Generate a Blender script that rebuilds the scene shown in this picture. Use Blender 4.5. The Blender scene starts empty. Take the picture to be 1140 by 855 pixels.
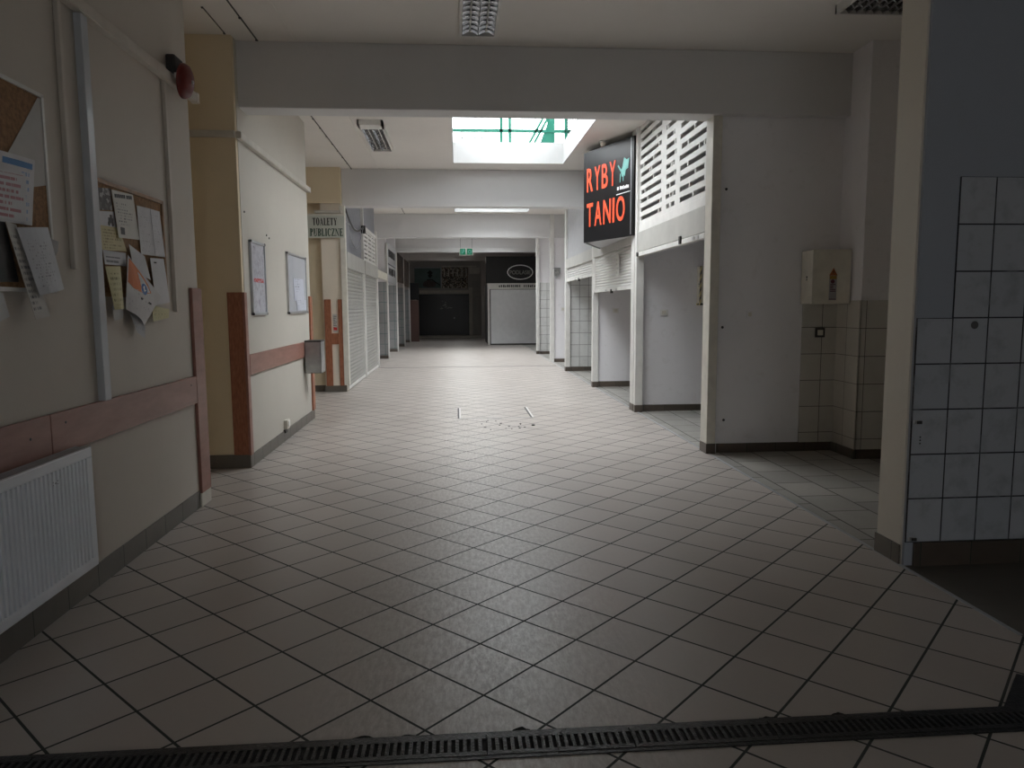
import bpy, bmesh, math, random
from mathutils import Vector, Matrix
random.seed(7)
SC = bpy.context.scene
COL = SC.collection
PI = math.pi

# ------------------------------------------------------------------ materials
def nmat(name):
    m = bpy.data.materials.new(name); m.use_nodes = True
    nt = m.node_tree
    return m, nt, nt.nodes['Principled BSDF']

class NB:
    """tiny node helper"""
    def __init__(s, nt): s.nt = nt
    def n(s, t, **kw):
        nd = s.nt.nodes.new(t)
        for k, v in kw.items(): setattr(nd, k, v)
        return nd
    def l(s, a, b): s.nt.links.new(a, b)
    def math(s, op, a, b=None, c=None):
        nd = s.n('ShaderNodeMath', operation=op)
        for i, v in enumerate((a, b, c)):
            if v is None: continue
            if isinstance(v, (int, float)): nd.inputs[i].default_value = v
            else: s.l(v, nd.inputs[i])
        return nd.outputs[0]
    def mix(s, fac, a, b, mode='MIX'):
        nd = s.n('ShaderNodeMix', data_type='RGBA', blend_type=mode)
        for idx, v in ((0, fac), (6, a), (7, b)):
            if isinstance(v, (int, float)): nd.inputs[idx].default_value = v
            elif isinstance(v, tuple): nd.inputs[idx].default_value = (*v[:3], 1)
            else: s.l(v, nd.inputs[idx])
        return nd.outputs[2]
    def noise(s, vec, scale, detail=3, rough=.55):
        nd = s.n('ShaderNodeTexNoise'); nd.inputs['Scale'].default_value = scale
        nd.inputs['Detail'].default_value = detail; nd.inputs['Roughness'].default_value = rough
        if vec is not None: s.l(vec, nd.inputs['Vector'])
        return nd.outputs['Fac']
    def ramp(s, fac, lo, hi):
        nd = s.n('ShaderNodeMapRange'); s.l(fac, nd.inputs[0])
        nd.inputs[1].default_value = lo; nd.inputs[2].default_value = hi
        return nd.outputs[0]
    def pos(s):
        return s.n('ShaderNodeNewGeometry').outputs['Position']

def plain(name, col, rough=.5, metal=0., var=.06, scale=6., bump=0., bscale=60., spec=.5):
    m, nt, b = nmat(name); h = NB(nt)
    p = h.pos()
    f = h.noise(p, scale, 4)
    d = tuple(max(0, c * (1 - var * 2)) for c in col); u = tuple(min(1, c * (1 + var)) for c in col)
    h.l(h.mix(h.ramp(f, .3, .7), d, u), b.inputs['Base Color'])
    b.inputs['Roughness'].default_value = rough; b.inputs['Metallic'].default_value = metal
    b.inputs['Specular IOR Level'].default_value = spec
    if bump:
        bp = h.n('ShaderNodeBump'); bp.inputs['Strength'].default_value = bump; bp.inputs['Distance'].default_value = .01
        h.l(h.noise(p, bscale, 3), bp.inputs['Height']); h.l(bp.outputs[0], b.inputs['Normal'])
    return m

def wallpaint(name, col, dirt=.18, stain=(.32, .29, .24)):
    """painted plaster with faint rubbed dirt and scuffs"""
    m, nt, b = nmat(name); h = NB(nt)
    p = h.pos()
    f1 = h.noise(p, 1.1, 5, .6); f2 = h.noise(p, 9., 4, .6)
    c = h.mix(h.ramp(f1, .3, .75), tuple(x * .93 for x in col), col)
    sp = h.math('MULTIPLY', h.ramp(f2, .58, .85), dirt)
    c = h.mix(sp, c, stain)
    h.l(c, b.inputs['Base Color']); b.inputs['Roughness'].default_value = .62
    b.inputs['Specular IOR Level'].default_value = .3
    bp = h.n('ShaderNodeBump'); bp.inputs['Strength'].default_value = .12; bp.inputs['Distance'].default_value = .004
    h.l(h.noise(p, 35, 4), bp.inputs['Height']); h.l(bp.outputs[0], b.inputs['Normal'])
    return m

def wood(name, c1, c2, rough=.42):
    m, nt, b = nmat(name); h = NB(nt)
    mp = h.n('ShaderNodeMapping'); h.l(h.pos(), mp.inputs[0]); mp.inputs['Scale'].default_value = (30, 1.6, 7)
    f = h.noise(mp.outputs[0], 2.2, 6, .6)
    h.l(h.mix(h.ramp(f, .3, .72), c1, c2), b.inputs['Base Color']); b.inputs['Roughness'].default_value = rough
    return m

def tilewall(name, c1, c2, grout, w, ht, ox, oz, axis='X', mort=.004, rough=.25, blotch=.25):
    """straight tile grid on an upright wall; ox/oz = a grid corner in metres"""
    m, nt, b = nmat(name); h = NB(nt)
    sp = h.n('ShaderNodeSeparateXYZ'); h.l(h.pos(), sp.inputs[0])
    u = sp.outputs['XYZ'.index(axis)]; v = sp.outputs[2]
    cb = h.n('ShaderNodeCombineXYZ')
    h.l(h.math('SUBTRACT', u, ox - w * 40), cb.inputs[0]); h.l(h.math('SUBTRACT', v, oz - ht * 40), cb.inputs[1])
    br = h.n('ShaderNodeTexBrick', offset=0., squash=1.)
    h.l(cb.outputs[0], br.inputs['Vector'])
    br.inputs['Color1'].default_value = (*c1, 1); br.inputs['Color2'].default_value = (*c2, 1); br.inputs['Mortar'].default_value = (*grout, 1)
    br.inputs['Scale'].default_value = 1; br.inputs['Mortar Size'].default_value = mort; br.inputs['Mortar Smooth'].default_value = .1
    br.inputs['Brick Width'].default_value = w; br.inputs['Row Height'].default_value = ht
    f = h.noise(h.pos(), 9, 4, .6)
    c = h.mix(h.math('MULTIPLY', h.ramp(f, .5, .72), blotch), br.outputs['Color'], tuple(x * .62 for x in c1))
    h.l(c, b.inputs['Base Color'])
    h.l(h.math('MULTIPLY_ADD', br.outputs['Fac'], .5, rough), b.inputs['Roughness'])
    bp = h.n('ShaderNodeBump'); bp.invert = True; bp.inputs['Strength'].default_value = .4; bp.inputs['Distance'].default_value = .003
    h.l(br.outputs['Fac'], bp.inputs['Height']); h.l(bp.outputs[0], b.inputs['Normal'])
    return m

def floormat(name, c1, c2, grout, w, ht, rot, u0, v0, mort=.005, rough=.34, dirt=.35, offset=0., rspread=.22, sheen_scuffs=False):
    m, nt, b = nmat(name); h = NB(nt)
    sp = h.n('ShaderNodeSeparateXYZ'); h.l(h.pos(), sp.inputs[0])
    c, s = math.cos(rot), math.sin(rot)
    u = h.math('ADD', h.math('MULTIPLY', sp.outputs[0], c), h.math('MULTIPLY', sp.outputs[1], s))
    v = h.math('SUBTRACT', h.math('MULTIPLY', sp.outputs[1], c), h.math('MULTIPLY', sp.outputs[0], s))
    cb = h.n('ShaderNodeCombineXYZ')
    h.l(h.math('SUBTRACT', u, u0 - w * 200), cb.inputs[0]); h.l(h.math('SUBTRACT', v, v0 - ht * 200), cb.inputs[1])
    br = h.n('ShaderNodeTexBrick', offset=offset, squash=1.)
    h.l(cb.outputs[0], br.inputs['Vector'])
    br.inputs['Color1'].default_value = (*c1, 1); br.inputs['Color2'].default_value = (*c2, 1); br.inputs['Mortar'].default_value = (*grout, 1)
    br.inputs['Scale'].default_value = 1; br.inputs['Mortar Size'].default_value = mort; br.inputs['Mortar Smooth'].default_value = .15
    br.inputs['Brick Width'].default_value = w; br.inputs['Row Height'].default_value = ht
    p = h.pos()
    mpd = h.n('ShaderNodeMapping'); h.l(p, mpd.inputs[0]); mpd.inputs['Scale'].default_value = (1, .45, 1)
    f1 = h.noise(mpd.outputs[0], 2.3, 2, .5); f2 = h.noise(p, 28, 5, .7); f3 = h.noise(mpd.outputs[0], 11, 5, .7)
    col = h.mix(h.math('MULTIPLY', h.ramp(f1, .42, .75), dirt), br.outputs['Color'], tuple(x * .55 for x in c1))
    col = h.mix(h.math('MULTIPLY', h.ramp(f2, .52, .8), .05), col, tuple(x * .6 for x in c2))
    col = h.mix(h.math('MULTIPLY', h.ramp(f3, .6, .8), .03), col, tuple(min(1, x * 1.25) for x in c1))
    if sheen_scuffs:  # mid-hall streak: scuffs and the bright bay's reflection, both painted into the colour
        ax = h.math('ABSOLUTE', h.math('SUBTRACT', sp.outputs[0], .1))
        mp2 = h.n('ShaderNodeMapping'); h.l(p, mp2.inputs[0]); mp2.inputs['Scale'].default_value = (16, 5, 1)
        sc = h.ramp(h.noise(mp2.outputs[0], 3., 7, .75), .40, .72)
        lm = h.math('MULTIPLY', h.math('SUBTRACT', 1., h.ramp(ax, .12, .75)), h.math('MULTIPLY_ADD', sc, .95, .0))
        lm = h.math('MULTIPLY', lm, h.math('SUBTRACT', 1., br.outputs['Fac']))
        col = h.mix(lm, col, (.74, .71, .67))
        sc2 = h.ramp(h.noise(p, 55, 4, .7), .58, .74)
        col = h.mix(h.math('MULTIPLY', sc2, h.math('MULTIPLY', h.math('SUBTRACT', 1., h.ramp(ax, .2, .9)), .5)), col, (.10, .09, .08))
    h.l(col, b.inputs['Base Color'])
    r = h.math('ADD', h.math('MULTIPLY_ADD', f1, rspread, rough - rspread * .5), h.math('MULTIPLY', h.ramp(f2, .4, .8), .06))
    r = h.math('ADD', r, h.math('MULTIPLY', br.outputs['Fac'], .45))
    h.l(r, b.inputs['Roughness'])
    hh = h.math('ADD', h.math('MULTIPLY', br.outputs['Fac'], -1.), h.math('MULTIPLY', f2, .012))
    bp = h.n('ShaderNodeBump'); bp.inputs['Strength'].default_value = .35; bp.inputs['Distance'].default_value = .003
    h.l(hh, bp.inputs['Height']); h.l(bp.outputs[0], b.inputs['Normal'])
    return m

def paper(name, base, ink, rows, density=.5, top=.9, bottom=.06, left=.08, right=.92, band=None, bandcol=None, shade=.04):
    """printed sheet: rows of ink dashes laid on the sheet's own UVs; band = (v0, v1) coloured strip"""
    m, nt, b = nmat(name); h = NB(nt)
    sp = h.n('ShaderNodeSeparateXYZ'); h.l(h.n('ShaderNodeUVMap').outputs[0], sp.inputs[0])
    u, v = sp.outputs[0], sp.outputs[1]
    row = h.math('FLOOR', h.math('MULTIPLY', v, rows)); fr = h.math('FRACT', h.math('MULTIPLY', v, rows))
    inrow = h.math('GREATER_THAN', fr, .5)
    cb = h.n('ShaderNodeCombineXYZ'); h.l(h.math('MULTIPLY', u, 26.), cb.inputs[0]); h.l(h.math('MULTIPLY', row, 7.3), cb.inputs[1])
    wn = h.noise(cb.outputs[0], 1., 1, .5)
    cb2 = h.n('ShaderNodeCombineXYZ'); h.l(h.math('MULTIPLY', row, 3.7), cb2.inputs[0]); cb2.inputs[1].default_value = rows
    rl = h.n('ShaderNodeTexWhiteNoise', noise_dimensions='2D'); h.l(cb2.outputs[0], rl.inputs['Vector'])
    rend = h.math('MULTIPLY_ADD', rl.outputs[0], (right - left) * .6, left + (right - left) * .42)
    msk = inrow
    for q in (h.math('GREATER_THAN', wn, 1 - density), h.math('GREATER_THAN', u, left), h.math('LESS_THAN', u, h.math('MINIMUM', rend, right)),
              h.math('GREATER_THAN', v, bottom), h.math('LESS_THAN', v, top)):
        msk = h.math('MULTIPLY', msk, q)
    f = h.noise(h.pos(), 12, 3)
    c = h.mix(h.ramp(f, .3, .7), tuple(x * (1 - shade * 2) for x in base), base)
    c = h.mix(h.math('MULTIPLY', msk, .75), c, ink)
    if band:
        bm = h.math('MULTIPLY', h.math('GREATER_THAN', v, band[0]), h.math('LESS_THAN', v, band[1]))
        bm = h.math('MULTIPLY', bm, h.math('MULTIPLY', h.math('GREATER_THAN', u, .08), h.math('LESS_THAN', u, .93)))
        c = h.mix(bm, c, bandcol)
    h.l(c, b.inputs['Base Color']); b.inputs['Roughness'].default_value = .55
    return m

def collage(name, c_bg, cs, scale):
    """busy printed picture: blotches of several colours"""
    m, nt, b = nmat(name); h = NB(nt)
    vo = h.n('ShaderNodeTexVoronoi'); vo.inputs['Scale'].default_value = scale; h.l(h.pos(), vo.inputs['Vector'])
    cr = h.n('ShaderNodeValToRGB'); cr.color_ramp.interpolation = 'CONSTANT'
    el = cr.color_ramp.elements
    el[0].color = (*c_bg, 1); el[1].position = .35; el[1].color = (*cs[0], 1)
    for i, cc in enumerate(cs[1:]):
        e = el.new(.35 + .6 * (i + 1) / len(cs)); e.color = (*cc, 1)
    sp = h.n('ShaderNodeSeparateXYZ'); h.l(vo.outputs['Color'], sp.inputs[0])
    h.l(sp.outputs[0], cr.inputs[0]); h.l(cr.outputs[0], b.inputs['Base Color']); b.inputs['Roughness'].default_value = .6
    return m

M = {}
M['floor'] = floormat('beige floor tiles', (.43, .388, .355), (.38, .342, .312), (.02, .026, .022), .3025, .3025, PI / 4, 2.222, 2.107, .0055, .335, .12, rspread=.1, sheen_scuffs=True)
M['floor_stall'] = floormat('grey stall floor tiles', (.34, .325, .295), (.24, .23, .21), (.06, .055, .05), .42, .33, PI / 2, 7.0, -2.62, .006, .40, .5, .5, .1)
M['concrete'] = wallpaint('dark worn concrete', (.115, .105, .09), .5, (.05, .045, .04))
M['ceiling'] = wallpaint('white ceiling paint', (.79, .76, .72), .05)
M['beam'] = wallpaint('white beam paint', (.66, .655, .655), .08)
M['cream'] = wallpaint('cream wall paint', (.57, .54, .48), .12)
M['creamnear'] = wallpaint('ivory wall paint', (.58, .535, .475), .12)
M['pillarside'] = wallpaint('cream pillar paint', (.70, .66, .58), .1)
M['yellow'] = wallpaint('yellow wall paint', (.74, .63, .45), .12)
M['peach'] = wallpaint('pale peach wall paint', (.78, .70, .585), .1)
M['lilac'] = wallpaint('lilac grey wall paint', (.83, .82, .84), .2)
M['bluewall'] = wallpaint('blue grey wall paint', (.40, .43, .48), .12)
M['white'] = plain('white painted metal', (.72, .71, .68), .4, 0, .05, 5)
M['whitedirty'] = plain('dirty white paint', (.66, .63, .56), .5, 0, .05, 9)
M['trunk'] = plain('painted trunking', (.58, .535, .475), .5, 0, .05)
M['offwhite'] = plain('off white trunking', (.56, .53, .47), .45, 0, .05)
M['kiosk'] = plain('white kiosk panel', (.74, .755, .77), .45, 0, .03)
M['greyblue'] = plain('blue grey board', (.25, .26, .29), .5, 0, .06)
M['grey'] = plain('light grey panel', (.40, .40, .41), .45, 0, .04)
M['shutter'] = plain('beige shutter slats', (.33, .325, .30), .38, 0, .04, 3)
M['shutterw'] = plain('white shutter slats', (.62, .61, .59), .36, 0, .04, 3)
M['fascia'] = plain('beige fascia', (.47, .46, .43), .45, 0, .05, 4)
M['wood'] = wood('red brown wood board', (.23, .075, .035), (.40, .16, .085))
M['woodpale'] = wood('faded pink brown wood board', (.24, .108, .08), (.34, .165, .125))
M['base'] = tilewall('grey brown skirting tile', (.135, .12, .10), (.115, .105, .09), (.05, .06, .05), .30, 1.0, 0., -.5, 'Y', .003, .3, .4)
M['basex'] = tilewall('brown skirting tile', (.115, .09, .072), (.09, .073, .058), (.035, .05, .045), .30, 1.0, 2.6, -.5, 'X', .003, .3, .4)
M['tile_pillar'] = tilewall('blue white wall tiles', (.52, .545, .58), (.48, .51, .55), (.03, .03, .035), .205, .253, 2.512, .137, 'X', .0042, .22, .55)
M['tile_stall'] = tilewall('cream wall tiles', (.60, .58, .53), (.56, .54, .5), (.05, .045, .04), .21, .265, 3.43, .192, 'X', .003, .22, .15)
M['tile_back'] = tilewall('white marbled wall tiles', (.66, .67, .66), (.62, .63, .62), (.16, .16, .16), .205, .27, 2.575, .06, 'X', .005, .22, .3)
M['tile_left'] = tilewall('pale blue grey wall tiles', (.34, .345, .345), (.31, .315, .315), (.06, .14, .15), .25, .3, -2.32, .12, 'X', .006, .25, .3)
M['tiley_pilaster'] = tilewall('cream return tiles', (.60, .57, .51), (.57, .54, .48), (.14, .13, .11), .22, .265, 6.6, .192, 'Y', .003, .22, .15)
M['black'] = plain('black lacquer', (.007, .007, .008), .3, 0, .1)
M['blackmatt'] = plain('matt black', (.012, .012, .012), .6, 0, .1)
M['castiron'] = plain('cast iron', (.028, .027, .026), .34, .3, .3, 25, .3, 90)
M['steel'] = plain('brushed steel', (.62, .62, .62), .32, .85, .06, 14)
M['binsteel'] = plain('dull steel', (.36, .36, .36), .3, .9, .08, 10)
M['alu'] = plain('grey aluminium', (.50, .52, .54), .38, .7, .05, 10)
M['chrome'] = plain('mirror louvre', (.55, .55, .56), .16, 1., .02)
M['dark'] = plain('dark grey plastic', (.045, .043, .04), .5)
M['pit'] = plain('dark pit', (.006, .006, .006), .9)
M['redbell'] = plain('red enamel', (.13, .009, .006), .45, 0, .1)
M['redletter'] = plain('red sign letters', (.92, .10, .04), .4, 0, .02)
M['teal'] = plain('teal print', (.22, .55, .50), .45, 0, .1)
M['whiteprint'] = plain('white print', (.82, .82, .82), .5, 0, .02)
M['dimprint'] = plain('faded print', (.30, .29, .26), .5, 0, .1)
M['ink'] = plain('black print', (.012, .012, .012), .5, 0, .02)
M['ink_green'] = plain('dark green print', (.02, .06, .04), .5, 0, .02)
M['signgrey'] = plain('pale green sign plate', (.56, .58, .52), .4, 0, .03)
M['cork'] = plain('cork', (.30, .165, .075), .8, 0, .2, 40, .3, 120)
M['greensteel'] = plain('green painted steel', (.004, .13, .085), .4, 0, .05)
M['exitgreen'] = plain('exit sign green', (.0, .24, .11), .4, 0, .03)
M['rad'] = plain('radiator enamel', (.76, .79, .84), .4, 0, .03)
M['ductwhite'] = plain('grey white duct', (.52, .55, .58), .3, 0, .03)
M['box'] = plain('cream enamel box', (.72, .69, .60), .42, 0, .06, 8)
M['hazard'] = None
M['brownfascia'] = collage('brown printed panel', (.05, .035, .025), [(.09, .06, .04), (.03, .02, .02), (.12, .085, .06)], 5)
M['darkwall'] = wallpaint('brown grey wall paint', (.48, .44, .41), .1)
M['beigeboard'] = plain('beige board', (.70, .66, .59), .55, 0, .06)
M['tealposter'] = plain('dark teal poster', (.13, .20, .19), .5, 0, .15, 3)
M['skyglass'] = None
M['curb'] = plain('grey white skylight curb', (.44, .44, .435), .7, 0, .02)
M['facade'] = plain('white building facade', (.64, .64, .63), .7, 0, .02)

def hazard():
    m, nt, b = nmat('yellow black hazard tape'); h = NB(nt)
    sp = h.n('ShaderNodeSeparateXYZ'); h.l(h.pos(), sp.inputs[0])
    t = h.math('FRACT', h.math('MULTIPLY', h.math('ADD', sp.outputs[1], sp.outputs[2]), 9.))
    h.l(h.mix(h.math('GREATER_THAN', t, .5), (.02, .02, .02), (.6, .5, .2)), b.inputs['Base Color'])
    return m
M['hazard'] = hazard()

def glass():
    m = bpy.data.materials.new('clear glazing'); m.use_nodes = True; nt = m.node_tree; nt.nodes.clear(); h = NB(nt)
    o = h.n('ShaderNodeOutputMaterial'); t = h.n('ShaderNodeBsdfTransparent'); g = h.n('ShaderNodeBsdfGlossy'); g.inputs['Roughness'].default_value = .03
    t.inputs[0].default_value = (.96, .96, .96, 1)
    f = h.n('ShaderNodeFresnel'); f.inputs[0].default_value = 1.3
    mx = h.n('ShaderNodeMixShader'); h.l(f.outputs[0], mx.inputs[0]); h.l(t.outputs[0], mx.inputs[1]); h.l(g.outputs[0], mx.inputs[2])
    h.l(mx.outputs[0], o.inputs[0])
    return m
M['skyglass'] = glass()

# ------------------------------------------------------------------ mesh building
ORIG = {}
class MB:
    def __init__(s): s.bm = bmesh.new(); s.uv = s.bm.loops.layers.uv.new('UVMap')
    def box(s, x0, x1, y0, y1, z0, z1, bev=0.):
        x0, x1 = min(x0, x1), max(x0, x1); y0, y1 = min(y0, y1), max(y0, y1); z0, z1 = min(z0, z1), max(z0, z1)
        vs = [s.bm.verts.new((x, y, z)) for x in (x0, x1) for y in (y0, y1) for z in (z0, z1)]
        fs = [s.bm.faces.new([vs[i] for i in q]) for q in ((0, 1, 3, 2), (4, 6, 7, 5), (0, 4, 5, 1), (2, 3, 7, 6), (0, 2, 6, 4), (1, 5, 7, 3))]
        if bev:
            es = list({e for f in fs for e in f.edges})
            bmesh.ops.bevel(s.bm, geom=es, offset=bev, segments=2, profile=.5, affect='EDGES')
        return s
    def prism(s, poly, axis, a, b):
        """poly: 2D points in the two remaining axes (order XYZ minus axis), extruded from a to b along axis"""
        def P(p, t):
            q = [p[0], p[1]]; q.insert('XYZ'.index(axis), t); return q
        v0 = [s.bm.verts.new(P(p, a)) for p in poly]; v1 = [s.bm.verts.new(P(p, b)) for p in poly]
        n = len(poly)
        s.bm.faces.new(v0); s.bm.faces.new(list(reversed(v1)))
        for i in range(n): s.bm.faces.new([v0[i], v1[i], v1[(i + 1) % n], v0[(i + 1) % n]])
        return s
    def ring(s, rings, closed_ends=True):
        vr = [[s.bm.verts.new(p) for p in r] for r in rings]
        n = len(vr[0])
        for a, b in zip(vr, vr[1:]):
            for i in range(n): s.bm.faces.new([a[i], a[(i + 1) % n], b[(i + 1) % n], b[i]])
        if closed_ends:
            s.bm.faces.new(list(reversed(vr[0]))); s.bm.faces.new(vr[-1])
        return s
    def tube(s, pts, r, n=10):
        pts = [Vector(p) for p in pts]; rings = []
        for i, p in enumerate(pts):
            t = (pts[min(i + 1, len(pts) - 1)] - pts[max(i - 1, 0)]).normalized()
            up = Vector((0, 0, 1)) if abs(t.z) < .9 else Vector((1, 0, 0))
            a = t.cross(up).normalized(); b = a.cross(t)
            rr = r[i] if isinstance(r, (list, tuple)) else r
            rings.append([p + a * rr * math.cos(2 * PI * k / n) + b * rr * math.sin(2 * PI * k / n) for k in range(n)])
        return s.ring(rings)
    def lathe(s, c, axis, prof, n=24):
        """prof: (radius, distance along axis)"""
        c = Vector(c); ax = Vector(axis).normalized()
        up = Vector((0, 0, 1)) if abs(ax.z) < .9 else Vector((1, 0, 0))
        a = ax.cross(up).normalized(); b = a.cross(ax)
        return s.ring([[c + ax * d + (a * math.cos(2 * PI * k / n) + b * math.sin(2 * PI * k / n)) * max(r, .0004) for k in range(n)] for r, d in prof])
    def sheet(s, corners, thick=.0012, nu=6, nv=8, curl=None, normal=(1, 0, 0)):
        """four corners TL, TR, BR, BL; bilinear grid, pushed out along normal by curl(u, v); u right, v up"""
        TL, TR, BR, BL = [Vector(c) for c in corners]; N = Vector(normal)
        g = []
        for j in range(nv + 1):
            v = j / nv; row = []
            for i in range(nu + 1):
                u = i / nu
                p = (TL * (1 - u) + TR * u) * v + (BL * (1 - u) + BR * u) * (1 - v)
                row.append((p + N * (curl(u, v) if curl else 0), u, v))
            g.append(row)
        fr = [[s.bm.verts.new(p[0] + N * thick) for p in r] for r in g]; bk = [[s.bm.verts.new(p[0]) for p in r] for r in g]
        def face(vs, uvs):
            f = s.bm.faces.new(vs)
            for lp, q in zip(f.loops, uvs): lp[s.uv].uv = q
        for j in range(nv):
            for i in range(nu):
                q = [(g[jj][ii][1], g[jj][ii][2]) for jj, ii in ((j, i), (j, i + 1), (j + 1, i + 1), (j + 1, i))]
                face([fr[j][i], fr[j][i + 1], fr[j + 1][i + 1], fr[j + 1][i]], q)
                face([bk[j][i], bk[j + 1][i], bk[j + 1][i + 1], bk[j][i + 1]], [q[0], q[3], q[2], q[1]])
        loop = [(0, i) for i in range(nu)] + [(j, nu) for j in range(nv)] + [(nv, i) for i in range(nu, 0, -1)] + [(j, 0) for j in range(nv, 0, -1)]
        for k in range(len(loop)):
            (j0, i0), (j1, i1) = loop[k], loop[(k + 1) % len(loop)]
            face([fr[j0][i0], bk[j0][i0], bk[j1][i1], fr[j1][i1]], [(.02, .02)] * 4)
        return s
    def build(s, name, mat, parent=None, origin=None, smooth=False, mats=None):
        bmesh.ops.recalc_face_normals(s.bm, faces=s.bm.faces)
        co = [v.co for v in s.bm.verts]
        if parent is not None: o = ORIG[parent.name]
        elif origin is not None: o = Vector(origin)
        else:
            xs = [c.x for c in co]; ys = [c.y for c in co]; zs = [c.z for c in co]
            o = Vector(((min(xs) + max(xs)) / 2, (min(ys) + max(ys)) / 2, min(zs)))
        for v in s.bm.verts: v.co -= o
        me = bpy.data.meshes.new(name); s.bm.to_mesh(me); s.bm.free()
        for m_ in (mats or [mat]): me.materials.append(m_)
        if smooth:
            for p in me.polygons: p.use_smooth = True
        ob = bpy.data.objects.new(name, me); COL.objects.link(ob)
        if parent is not None: ob.parent = parent
        else: ob.location = o
        ORIG[ob.name] = o
        return ob

def tag(o, label=None, cat=None, group=None, kind=None):
    if label: o['label'] = label
    if cat: o['category'] = cat
    if group: o['group'] = group
    if kind: o['kind'] = kind
    return o
def thing(name, loc, label, cat, group=None):
    o = bpy.data.objects.new(name, None); COL.objects.link(o); o.location = loc; o.empty_display_size = .1
    ORIG[o.name] = Vector(loc)
    return tag(o, label, cat, group)
def struct(name, mb, mat, parent=None):
    o = mb.build(name, mat, parent); o['kind'] = 'structure'; return o
def copy_tree(o, parent=None):
    c = o.copy(); COL.objects.link(c)
    if parent is not None: c.parent = parent
    ORIG[c.name] = ORIG[o.name].copy()
    for ch in list(o.children): copy_tree(ch, c)
    return c
def text(name, body, mat, parent, origin, xdir, ydir, width, height, depth=.004, bold=.0):
    """raised lettering: body fitted to width x height, lower left corner at origin"""
    cu = bpy.data.curves.new('lettering', 'FONT'); cu.body = body; cu.extrude = .02; cu.offset = bold; cu.resolution_u = 4
    to = bpy.data.objects.new('tmp_text', cu); COL.objects.link(to)
    me = bpy.data.meshes.new_from_object(to.evaluated_get(bpy.context.evaluated_depsgraph_get()))
    bpy.data.objects.remove(to); bpy.data.curves.remove(cu)
    X = Vector(xdir).normalized(); Y = Vector(ydir).normalized(); N = X.cross(Y)
    xs = [v.co.x for v in me.vertices]; ys = [v.co.y for v in me.vertices]
    x0, x1, y0, y1 = min(xs), max(xs), min(ys), max(ys)
    po = ORIG[parent.name]
    for v in me.vertices:
        v.co = Vector(origin) + X * ((v.co.x - x0) / (x1 - x0) * width) + Y * ((v.co.y - y0) / (y1 - y0) * height) + N * (depth if v.co.z > 0 else 0) - po
    me.materials.append(mat); me.name = name
    o = bpy.data.objects.new(name, me); COL.objects.link(o); o.parent = parent; ORIG[o.name] = po
    return o

def letters(body, mat, parent, origin, xdir, ydir, width, height, depth, bold):
    adv = {'R': .66, 'Y': .64, 'B': .64, 'T': .60, 'A': .70, 'N': .70, 'I': .17, 'O': .76}
    gap = .17; s = width / (sum(adv[c] for c in body) + gap * (len(body) - 1)); p = Vector(origin); X = Vector(xdir).normalized()
    for c in body:
        text('letter', c, mat, parent, p, xdir, ydir, adv[c] * s, height, depth, bold); p = p + X * (adv[c] + gap) * s

# ------------------------------------------------------------------ measures
XL, XR, ZC = -1.93, 2.5, 3.86
YE = 36.0                      # end wall
SKY = [(-.035, 1.825, 7.6, 12.42), (-.035, 1.825, 13.75, 18.68), (-.2, 1.9, 19.9, 24.7), (-.9, .3, 29.3, 30.3)]  # last two openings are unseen, added to light the far bays

# ------------------------------------------------------------------ setting: floor, ceiling, outer shell
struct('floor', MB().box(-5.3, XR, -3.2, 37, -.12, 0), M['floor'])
struct('floor', MB().box(XR, 5.6, 3.9, 37, -.12, 0), M['floor_stall'])
struct('floor', MB().box(XR, 5.6, -3.2, 3.9, -.12, 0), M['concrete'])
struct('trim_1', MB().box(XR - .012, XR + .012, 2.93, 25.2, -.01, .0025), M['alu'])          # threshold strip
b = MB()
ys = [-3.2] + [v for q in SKY for v in q[2:]] + [37]
for i in range(0, len(ys), 2): b.box(-5.3, 5.6, ys[i], ys[i + 1], ZC, ZC + .14)
for x0, x1, y0, y1 in SKY: b.box(-5.3, x0, y0, y1, ZC, ZC + .14); b.box(x1, 5.6, y0, y1, ZC, ZC + .14)
struct('ceiling', b, M['ceiling'])
struct('wall_left', MB().box(-5.45, -5.3, -3.2, 37, 0, ZC), M['creamnear'])
struct('wall_right', MB().box(5.6, 5.75, -3.2, 37, 0, ZC), M['lilac'])
struct('wall_end', MB().box(-5.3, 5.6, YE, YE + .2, 0, ZC), M['darkwall'])
# wall behind the camera; its window is unseen, added to light the near bay
WX0, WX1, WZ0, WZ1 = -.3, 1.5, .35, 1.45
b = MB(); b.box(-5.3, WX0, -3.2, -3.0, 0, ZC); b.box(WX1, 5.6, -3.2, -3.0, 0, ZC); b.box(WX0, WX1, -3.2, -3.0, WZ1, ZC); b.box(WX0, WX1, -3.2, -3.0, 0, WZ0)
struct('wall_front', b, M['creamnear'])
w = thing('window_4', ((WX0 + WX1) / 2, -3.1, WZ0), None, None); w['kind'] = 'structure'  # unseen window added to light the near bay
b = MB()
for x in (WX0, (WX0 + WX1) / 2 - .03, WX1 - .06): b.box(x, x + .06, -3.14, -3.06, WZ0, WZ1)
b.box(WX0, WX1, -3.14, -3.06, WZ0, WZ0 + .07); b.box(WX0, WX1, -3.14, -3.06, WZ1 - .06, WZ1)
struct('window_frame', b, M['white'], w); struct('window_pane', MB().box(WX0 + .06, WX1 - .06, -3.105, -3.095, WZ0 + .07, WZ1 - .06), M['skyglass'], w)

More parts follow.
